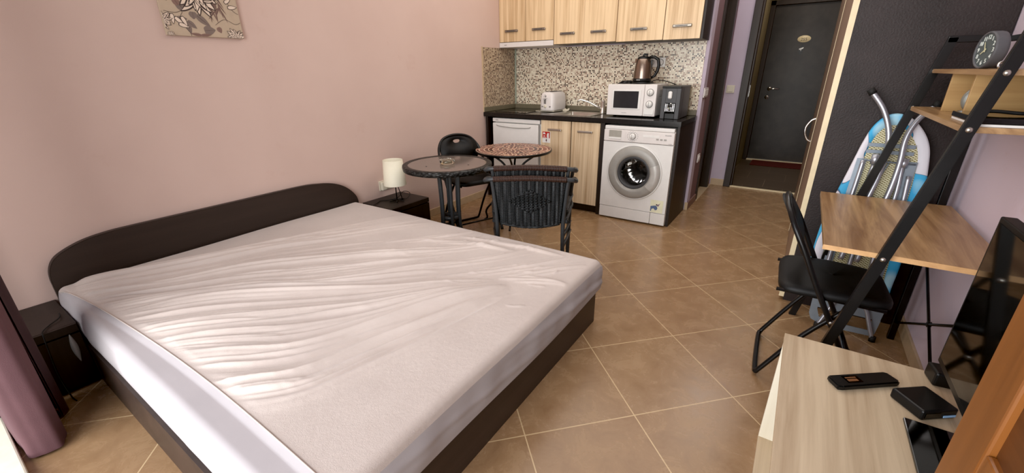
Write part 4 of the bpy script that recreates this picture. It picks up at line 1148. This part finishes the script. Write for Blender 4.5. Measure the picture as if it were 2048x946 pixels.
cable('kettle_cable', [(1.56, 3.93, 1.165), (1.60, 3.96, 1.180), (1.66, 3.99, 1.172), (1.70, 4.03, 1.158), (1.76, 4.07, 1.13), (1.78, 4.09, 1.10), (1.78, 4.10, 1.0)], 'black kettle cable running over behind the coffee machine', .0035)
def coffee():
    x0, x1, y0, y1, z0, z1 = 1.728, 1.878, 3.70, 4.03, .8803, 1.135
    t = thing('coffee_machine', 'compact black capsule coffee machine at the right end of the worktop', 'coffee machine', (0, 0, 0))
    MB().box(x0, x1, y0 + .085, y1, z0, z1, .008).obj('body', M['dgrey'], t)
    MB().box(x0, x0 + .035, y0, y0 + .09, z0, z1 - .01, .004).obj('side_cheek', M['dgrey'], t)
    MB().box(x1 - .035, x1, y0, y0 + .09, z0, z1 - .01, .004).obj('side_cheek', M['dgrey'], t)
    MB().box(x0 + .030, x1 - .030, y0 + .002, y0 + .09, z0 + .125, z1 - .01, .004).obj('head', M['dgrey'], t)
    MB().box(x0 - .002, x1 + .002, y0 - .004, y1 + .004, z1 - .012, z1 + .004, .005).obj('top_cover', M['blk_pl'], t)
    q = MB(); q.box(x0 + .052, x0 + .084, y0 - .014, y0 + .004, z1 - .095, z1 - .035, .012, 4); q.obj('lever_button', M['white'], t)
    q = MB(); q.lathe([(.0, .0), (.034, .0), (.040, .07), (.039, .07), (.032, .004), (0, .004)], (x0 + .072, y0 + .035, z0 + .052), 28); q.obj('glass_holder', M['clear'], t)
    q = MB()
    for k in range(7): q.box(x0 + .037 + k * .0115, x0 + .041 + k * .0115, y0 + .0, y0 + .003, z0 + .06, z0 + .122, .001)
    q.obj('grille_rods', M['chrome'], t)
    MB().box(x0 + .036, x1 - .036, y0 + .01, y0 + .09, z0, z0 + .045, .003).obj('drip_tray', M['blk_pl'], t)
    MB().box(x1 - .006, x1 + .006, y1 + .002, y1 + .012, z0 + .04, z1 - .01, .003).obj('water_tank', M['clear'], t)
coffee()

# ------------------------------------------------------------------ wardrobe
def wardrobe():
    t = thing('wardrobe', 'tall wardrobe with dark side panel and tan doors facing the kitchen side', 'wardrobe', (0, 0, 0))
    x0, x1, y0, y1 = 2.838, XR - .004, 2.66, 5.20
    MB().box(x0, x1, y0, y0 + .018, .0, 2.58, .001).obj('side_panel', M['wardrobe'], t)
    MB().box(x0 + .01, x1, y0 + .018, y1, .06, 2.58).obj('carcass', M['wardrobe'], t)
    MB().box(x0 + .03, x1, y0 + .018, y1, 0, .06).obj('plinth', M['wenge'], t)
    ys = [y0 + .002, 3.93, y1]
    for a, b, hy in ((ys[0], ys[1] - .006, None), (ys[1], ys[2], 4.0)):
        d = MB().box(x0 - .022, x0 - .002, a, b, .02, 2.58, .001).obj('door', M['wardrobe_door'], t)
        MB().box(x0 - .0245, x0 - .0, a - .0022, a + .004, .02, 2.58).obj('edge_band', M['cream_edge'], d)
        if hy:
            q = MB(); q.tube([(x0 - .022, hy, .735), (x0 - .05, hy, .75), (x0 - .072, hy, .79), (x0 - .076, hy, .82), (x0 - .072, hy, .85), (x0 - .05, hy, .89), (x0 - .022, hy, .905)], .008, 10, smooth=5); q.obj('handle', M['chrome'], d)
wardrobe()

# ------------------------------------------------------------------ ladder desk
def ladder_desk():
    t = thing('ladder_desk', 'ladder style desk with oak boards and black metal frame against the wall', 'desk', (0, 0, 0))
    ya, yb = 1.69, 2.49
    fx = lambda z: 2.888 + .2 * z
    for y0 in (ya - .028, yb + .004):
        q = MB(); zt = 1.37
        q.prism([(fx(0) - .016, y0, 0), (fx(0) + .016, y0, 0), (fx(zt) + .016, y0, zt), (fx(zt) - .016, y0, zt)], (0, .022, 0), bev=.002); q.obj('leaning_rail', M['blk_metal'], t)
        q = MB(); q.box(3.29, 3.318, y0, y0 + .022, 0, 1.37, .002); q.obj('rear_post', M['blk_metal'], t)
        q = MB(); q.box(fx(1.37) - .016, 3.318, y0, y0 + .022, 1.350, 1.375, .002); q.obj('top_bar', M['blk_metal'], t)
        if y0 > 2: MB().box(fx(.68), 3.30, y0 + .003, y0 + .019, .655, .675, .002).obj('desk_bracket', M['blk_metal'], t)
        for z in (.69, 1.10, 1.245):
            q = MB(); q.lathe([(0, -.0045), (.006, -.003), (.008, 0)], (fx(z), y0, z), 14, 'y'); q.obj('bolt', M['steel'], t)
    q = MB(); q.box(3.296, 3.312, ya, yb, 1.345, 1.365, .002); q.obj('back_bar', M['blk_metal'], t)
    MB().box(2.870, 3.335, ya, yb, .682, .70, .0012).obj('desk_board', [M['oak']], t)
    MB().box(2.868, 3.335, ya - .0008, ya + .0005, .6825, .6995).obj('desk_edge_band', M['oak_edge'], t)
    MB().box(3.10, 3.335, ya, yb, 1.09, 1.106, .001).obj('lower_shelf', M['oak'], t)
    MB().box(3.13, 3.335, ya, yb, 1.238, 1.253, .001).obj('upper_shelf', M['oak'], t)
    for y in (1.98, 2.26):
        MB().box(3.152, 3.332, y, y + .012, 1.106, 1.238, .001).obj('divider', M['oak_x'], t)
    MB().box(3.326, 3.336, ya, yb, 1.106, 1.238).obj('back_board', M['oak_x'], t)
    # crossed wires between the rear posts
    q = MB(); q.tube([(3.302, yb, .10), (3.302, ya, .52)], .0055, 8); q.obj('cross_brace', M['blk_metal'], t)
    q = MB(); q.tube([(3.302, yb, .52), (3.302, ya, .10)], .0055, 8); q.obj('cross_brace', M['blk_metal'], t)
    q = MB(); q.lathe([(0, -.006), (.012, -.006), (.012, .006), (0, .006)], (3.302, (ya + yb) / 2, .31), 16, 'x'); q.obj('brace_hub', M['blk_metal'], t)
ladder_desk()
def clock():
    R = .0555; c = Vector((3.168, 2.062, 1.254 + R))
    t = thing('alarm_clock', 'round graphite alarm clock with pale numerals on the top shelf', 'clock', c, 0)
    t.rotation_euler = (0, 0, .216)
    # dial faces local -X
    q = MB(); q.lathe([(0, .034), (R * .86, .034), (R * .97, .030), (R, .022), (R, .003), (R * .98, -.002), (R * .9, -.003), (R * .88, .002)], (0, 0, 0), 48, 'x'); q.obj('case', M['mid_grey'], t)
    q = MB(); q.lathe([(0, .0015), (R * .885, .0015)], (0, 0, 0), 48, 'x'); f = q.obj('dial', M['clock_face'], t)
    q = MB()
    for n in range(1, 13):
        a = math.radians(90 - 30 * n); r = R * .68
        text_bm(q, str(n), .0185, frame((.0005, -math.cos(a) * r, math.sin(a) * r), (0, -1, 0), (0, 0, 1)))
    q.obj('numerals', M['numeral'], f)
    q = MB()
    def hand(a, L, w):
        a = math.radians(a); d = Vector((0, -math.cos(a), math.sin(a))); n = Vector((0, math.sin(a), math.cos(a)))
        q.prism([tuple(Vector((-.001, 0, 0)) + d * -.006 + n * w), tuple(Vector((-.001, 0, 0)) + d * L + n * w * .4), tuple(Vector((-.001, 0, 0)) + d * L - n * w * .4), tuple(Vector((-.001, 0, 0)) + d * -.006 - n * w)], (-.001, 0, 0))
    hand(115, .026, .0018); hand(215, .021, .0022)
    q.obj('hands', plain('cream_hands', C(216, 210, 170), .5), f)
clock()
q = MB(); q.tube([(3.142 + .008 * math.cos(a), 1.742, 1.2645 + .008 * math.sin(a)) for a in [2 * PI * k / 20 for k in range(20)]], .0028, 8, closed=True)
tag(q.obj('metal_ring', M['chrome']), 'small metal ring standing on the top shelf beside the clock', 'ring')
def disc():
    t = thing('round_ornament', 'grey round disc ornament between the oak dividers', 'ornament', (3.222, 2.155, 1.1062), 0)
    q = MB(); q.lathe([(0, -.010), (.044, -.010), (.048, -.004), (.048, .004), (.044, .010), (0, .010)], (0, 0, .0), 36, 'y')
    for v in q.bm.verts: v.co.z += .048
    q.obj('disc', M['sign_glass'], t)
    MB().box(-.02, .02, -.016, .016, 0, .006, .002).obj('stand', M['dgrey'], t)
disc()
def flatbox():
    t = thing('flat_black_case', 'flat black case with a white lower edge on the lower shelf', 'case', (3.125, 1.70, 1.1062))
    MB().box(0, .19, 0, .26, 0, .007, .001).obj('white_edge', M['paper'], t)
    MB().box(-.002, .192, -.002, .262, .007, .024, .003).obj('lid', M['blk_gloss'], t)
    q = MB(); q.tube([(.01, .10, .027), (.05, .12, .034), (.10, .09, .032), (.15, .12, .03)], .005, 8, smooth=5); q.obj('strap', M['rubber'], t)
flatbox()

# ------------------------------------------------------------------ ironing board, leaning upside on the wardrobe side
def ironing_board():
    t = thing('ironing_board', 'folded ironing board with white and blue cover leaning on the wardrobe side', 'ironing board', (0, 0, 0))
    def Y(z): return 2.625 - .16 * (1.07 - z)
    O = [(3.10, .16), (3.225, .17), (3.243, .30), (3.25, .45), (3.252, .60), (3.250, .74), (3.238, .85), (3.222, .93), (3.19, .992), (3.142, 1.043), (3.092, 1.065), (3.046, 1.054), (3.009, 1.008), (2.985, .93), (2.960, .80), (2.935, .68), (2.918, .60), (2.905, .45), (2.905, .30), (2.93, .17)]
    out = catmull([Vector((x, 0, z)) for x, z in O], 5, True)
    cx, cz = 3.08, .60
    def inset(p, d):
        v = Vector((cx - p.x, 0, (cz - p.z) * .55)); v.normalize()
        return Vector((p.x + v.x * d, 0, p.z + v.z * d * 1.0))
    n = len(out)
    q = MB(); levels = []
    for d, dy in ((.055, -.012), (.050, -.018), (.012, -.020), (.002, -.014), (0, 0), (.003, .012)):
        levels.append([q.bm.verts.new(Vector((inset(p, d).x, Y(p.z) + dy, inset(p, d).z))) for p in out])
    for a, b in zip(levels, levels[1:]):
        for k in range(n):
            f = q.bm.faces.new((a[k], a[(k + 1) % n], b[(k + 1) % n], b[k])); f.smooth = True
    q.bm.faces.new(levels[-1])
    q.obj('fabric_cover', M['board_cover'], t)
    q = MB(); q.bm.faces.new([q.bm.verts.new(Vector((inset(p, .05).x, Y(inset(p, .05).z) - .011, inset(p, .05).z))) for p in out]); q.obj('mesh_deck', M['mesh_metal'], t)
    # steel braces
    q = MB()
    for z in (.925, .895): q.box(3.005, 3.175, Y(z) - .020, Y(z) - .012, z - .008, z + .008)
    q.obj('cross_plate', M['galv'], t)
    for a, b in (((2.998, .86), (2.968, .20)), ((3.178, .86), (3.178, .20))):
        q = MB(); q.prism([(a[0] - .018, Y(a[1]) - .014, a[1]), (a[0] + .018, Y(a[1]) - .014, a[1]), (b[0] + .018, Y(b[1]) - .014, b[1]), (b[0] - .018, Y(b[1]) - .014, b[1])], (0, -.006, 0)); q.obj('side_channel', M['galv'], t)
    def tb(pts, r, nm='leg', mat='alu', dy=-.045):
        q = MB(); q.tube([(x, Y(z) + dy, z) for x, z in pts], r, 14, smooth=6); return q.obj(nm, M[mat], t)
    a = tb([(2.966, 1.158), (3.022, 1.086), (3.060, 1.0), (3.075, .915), (3.072, .80), (3.055, .68), (3.035, .52), (3.018, .38)], .0115)
    q = MB(); q.tube([(2.957, Y(1.17) - .045, 1.17), (2.973, Y(1.15) - .045, 1.148)], .015, 14); q.obj('rubber_cap', M['rubber'], a)
    b = tb([(3.195, 1.105), (3.150, 1.045), (3.128, .963), (3.132, .853), (3.125, .725), (3.10, .55), (3.08, .38)], .0115)
    q = MB(); q.tube([(3.204, Y(1.12) - .045, 1.12), (3.19, Y(1.10) - .045, 1.098)], .015, 14); q.obj('rubber_cap', M['rubber'], b)
    for pts in ([(3.003, .855), (2.996, .70), (2.98, .50), (2.972, .30)], [(3.045, .84), (3.04, .70), (3.06, .45), (3.05, .2), (3.035, .13), (2.998, .010)], [(3.145, .845), (3.152, .70), (3.14, .45), (3.155, .2), (3.18, .13), (3.225, .008)], [(3.178, .80), (3.186, .62), (3.178, .40), (3.17, .28)]):
        o = tb(pts, .0095, dy=-.032)
        if pts[-1][1] < .05:
            x, z = pts[-1]; q = MB(); q.tube([(x, Y(.0) - .032, .0), (x, Y(.03) - .032, .028)], .0135, 12); q.obj('rubber_foot', M['rubber'], o)
    for pa, pb in (((3.045, .885), (3.045, .84)), ((3.150, .875), (3.147, .835))):
        q = MB(); q.tube([(pa[0], Y(pa[1]) - .03, pa[1]), (pb[0], Y(pb[1]) - .032, pb[1])], .016, 12); q.obj('flattened_end', M['alu'], t)
    q = MB(); q.tube([(3.0, Y(.85) - .03, .856), (3.19, Y(.85) - .03, .852)], .004, 8); q.tube([(3.10, Y(.86) - .03, .86), (3.075, Y(.75) - .03, .76), (3.07, Y(.65) - .03, .66), (3.085, Y(.58) - .03, .58)], .003, 6, smooth=4); q.obj('latch_rod', M['galv'], t)
    # iron rest plate at the bottom, with slots
    q = MB()
    def plate(pts): q.prism([(x, Y(z) - .005, z) for x, z in pts], (0, -.004, 0))
    plate([(2.955, .16), (2.955, .06), (2.968, .03), (3.0, .018), (3.0, .05), (2.985, .09), (2.985, .16)])
    plate([(2.98, .16), (3.245, .16), (3.238, .10), (2.985, .10)])
    plate([(3.0, .018), (3.10, .010), (3.215, .014), (3.215, .040), (3.10, .04), (3.0, .05)])
    plate([(3.215, .014), (3.232, .03), (3.240, .10), (3.208, .10), (3.208, .040)])
    q.obj('iron_rest', plain('pale_steel_plate', C(150, 160, 170), .3, .5), t)
ironing_board()

# ------------------------------------------------------------------ TV stand, TV and small electronics
def tv_stand():
    x0, x1, y0, y1, zt = 2.815, 3.335, .66, 1.465, .45
    t = thing('tv_stand', 'low pale ash TV stand with an open front by the right wall', 'tv stand', (0, 0, 0))
    MB().box(x0, x1, y0, y1, zt - .018, zt, .0008).obj('top_board', M['ash'], t)
    MB().box(x0 + .002, x1, y0, y1, 0, .018, .0008).obj('bottom_board', M['ash'], t)
    for y in (y0 + .001, y1 - .019): MB().box(x0 + .002, x1, y, y + .018, .018, zt - .018, .0005).obj('side_panel', M['ash_white'], t)
    MB().box(x1 - .008, x1, y0 + .019, y1 - .019, .018, zt - .018).obj('back_board', M['ash_white'], t)
tv_stand()
def tv():
    # screen faces -X, turned a little
    t = thing('television', 'black flat screen television on the ash stand beside the wooden door', 'television', (3.158, 1.065, .4505), 0)
    L, zb, zt = .352, .068, .482
    MB().box(0, .028, -L, L, zb, zt, .003).obj('bezel', M['blk_pl'], t)
    MB().box(-.0012, .001, -L + .013, L - .013, zb + .020, zt - .013).obj('screen', M['blk_gloss'], t)
    MB().box(.025, .06, -L * .7, L * .7, zb + .06, zt - .09, .01).obj('rear_housing', M['blk_pl'], t)
    MB().box(.008, .03, -.06, .06, .006, zb + .04, .004).obj('neck', M['blk_gloss'], t)
    q = MB(); q.box(-.083, .11, -.19, .13, 0, .008, .002); q.obj('base_plate', M['blk_gloss'], t)
tv()
def settop():
    t = thing('set_top_box', 'small black set top box standing in front of the television', 'set top box', (3.120, 1.275, .4505), math.radians(-52))
    q = MB(); q.box(-.041, .045, -.047, .047, 0, .029, .005); q.obj('case', M['blk_pl'], t)
    MB().box(.042, .0462, -.04, .0, .008, .022).obj('front_window', M['blk_gloss'], t)
    q = MB(); q.box(.0445, .0462, .010, .042, .006, .012); q.obj('status_light', plain('pale_blue_plastic', C(150, 190, 230), .3), t)
settop()
def router():
    t = thing('black_router', 'small black box with yellow label behind the television corner', 'router', (3.185, 1.425, .4505), .15)
    MB().box(-.03, .05, -.03, .03, 0, .042, .006).obj('case', M['blk_pl'], t)
    MB().box(.040, .048, -.0315, -.0295, .006, .038).obj('white_label', M['paper'], t)
    MB().box(.040, .048, -.0320, -.0314, .006, .018).obj('yellow_label', M['lime'], t)
router()
def remote():
    t = thing('remote_control', 'black remote control with open battery bay lying on the ash stand', 'remote control', (3.003, 1.303, .4505), math.radians(38))
    q = MB(); q.prism([(-.088, .016, 0), (-.084, .022, 0), (.076, .022, 0), (.086, .016, 0), (.090, -.018, 0), (.084, -.024, 0), (-.076, -.026, 0), (-.090, -.022, 0)], (0, 0, .016), bev=.0035); q.obj('body', M['blk_pl'], t)
    MB().box(-.055, -.012, -.014, .012, .0152, .0170).obj('battery_bay', M['blk_gloss'], t)
    q = MB(); q.box(-.050, -.022, -.010, -.002, .0168, .0178); q.box(-.050, -.020, .002, .006, .0168, .0176); q.obj('bay_contacts', plain('copper_contacts', C(170, 120, 84), .3, .6), t)
remote()

# ------------------------------------------------------------------ wooden balcony door leaf, open, at the right
def leaf():
    x = 2.95; y0, y1 = -.12, .617; w = .075; h1 = 2.15
    t = thing('balcony_door_leaf', 'open varnished orange wood balcony door leaf at the right edge', 'door', (0, 0, 0))
    MB().box(x, x + .045, y1 - w, y1, .04, h1, .003).obj('stile', M['orange_wood'], t)
    MB().box(x, x + .045, y0, y0 + w, .04, h1, .003).obj('stile', M['orange_wood'], t)
    for a, b in ((.04, .16), (.80, .885), (h1 - .1, h1)):
        MB().box(x + .001, x + .044, y0 + w, y1 - w, a, b, .003).obj('rail', M['orange_wood'], t)
    MB().box(x + .012, x + .032, y0 + w, y1 - w, .16, .80).obj('lower_panel', M['orange_panel'], t)
    MB().box(x + .008, x + .032, y0 + w, y1 - w, .885, h1 - .1).obj('upper_panel', M['orange_panel'], t)
leaf()

# ------------------------------------------------------------------ curtain
def curtain():
    t = thing('plum_curtain', 'floor length plum curtain gathered beside the handled nightstand', 'curtain', (0, 0, 0))
    q = MB()
    def f(u, v):
        # closed loop: room side and window side of the gathered drape, folds running down
        a = u * 2 * PI
        cx, sy = math.cos(a), math.sin(a)
        x = .552 + math.copysign(abs(cx) ** .5, cx) * .168
        y = -.005 + math.copysign(abs(sy) ** .6, sy) * .055
        z = .012 + v * 2.40
        k = .004 * math.sin(a * 6 + .6 * math.sin(z * 1.5))
        # slight swing of the folds with height
        return Vector((x + k * cx, y + k * sy * 1.2 + .006 * math.sin(z * 2 + x * 9), z))
    q.grid(140, 40, f, close_u=True); q.obj('drape', M['curtain'], t)
    q = MB()
    def g(u, v):
        x = .385 + .14 * u; z = .012 + v * 2.40
        return Vector((x, .075 + .014 * math.sin(x * 55 + .3 * math.sin(z * 2)) , z))
    q.grid(90, 30, g); q.grid(90, 30, lambda u, v: g(u, v) + Vector((0, -.006, 0))); q.obj('lining', M['curtain_dk'], t)
    r = thing('curtain_rail', 'white curtain rail above the balcony doorway', 'rail', (0, 0, 0))
    MB().box(.02, 3.3, -.03, .03, 2.43, 2.46, .004).obj('rail_profile', M['white_pl'], r)
    for x in (.4, 1.7, 3.0): MB().box(x - .01, x + .01, -.14, -.02, 2.435, 2.455, .002).obj('bracket', M['white_pl'], r)
curtain()

# ------------------------------------------------------------------ light
def area(name, loc, rot, sx, sy, power, col):
    l = bpy.data.lights.new(name, 'AREA'); l.shape = 'RECTANGLE'; l.size = sx; l.size_y = sy; l.energy = power; l.color = col
    o = bpy.data.objects.new(name, l); COL.objects.link(o); o.location = loc; o.rotation_euler = rot; return o
area('daylight', (1.7, -1.7, 1.45), (math.radians(88), 0, 0), 3.6, 2.6, 205, (1.0, .985, .97))
area('ceiling_fill', (1.7, 2.95, H - .02), (0, 0, 0), 2.9, 2.2, 38, (1.0, .96, .91))  # added fill under the ceiling to lift the far room, no fixture
area('kitchen_ceiling_lamp', (1.6, 4.6, H - .02), (0, 0, 0), .6, .6, 5, (1.0, .92, .84)) if False else None
area('hall_fill', (2.6, 6.2, H - .02), (0, 0, 0), .5, .5, 9, (1.0, .9, .75))  # fill added to brighten the vestibule, stands for no real lamp
area('corridor_fill', (2.4, 4.6, H - .02), (0, 0, 0), .5, .9, 8, (1.0, .95, .92))  # extra fill for the passage by the partition, not a light fitting
w = bpy.data.worlds.new('sky'); scn.world = w; w.use_nodes = True
nt = w.node_tree; bg = nt.nodes['Background']
sky = nt.nodes.new('ShaderNodeTexSky'); sky.sky_type = 'NISHITA'; sky.sun_disc = False; sky.sun_elevation = math.radians(38); sky.sun_rotation = math.radians(30)
nt.links.new(sky.outputs[0], bg.inputs[0]); bg.inputs[1].default_value = .18

# ------------------------------------------------------------------ camera
yaw, pit, roll = -.5942, .3761, -.0116
cy, sy, cp, sp = math.cos(yaw), math.sin(yaw), math.cos(pit), math.sin(pit)
F = Vector((sy * cp, cy * cp, -sp)); R = Vector((cy, -sy, 0)); U = R.cross(F)
cr, sr = math.cos(roll), math.sin(roll)
R2 = R * cr + U * sr; U2 = -R * sr + U * cr
cam = bpy.data.cameras.new('camera'); cam.sensor_fit = 'HORIZONTAL'; cam.sensor_width = 36; cam.lens = 835.0786 / 2048 * 36; cam.clip_start = .02
co = bpy.data.objects.new('camera', cam); COL.objects.link(co)
m = Matrix((R2, U2, -F)).transposed().to_4x4(); m.translation = Vector((2.7214, 0, 1.262)); co.matrix_world = m
scn.camera = co
scn.view_settings.view_transform = 'Standard'; scn.view_settings.look = 'None'; scn.view_settings.exposure = 0.0
scn.view_settings.use_curve_mapping = True
cm = scn.view_settings.curve_mapping
cm.black_level = (.0035, .0035, .004)
cm.update()
scn.cycles.max_bounces = 8
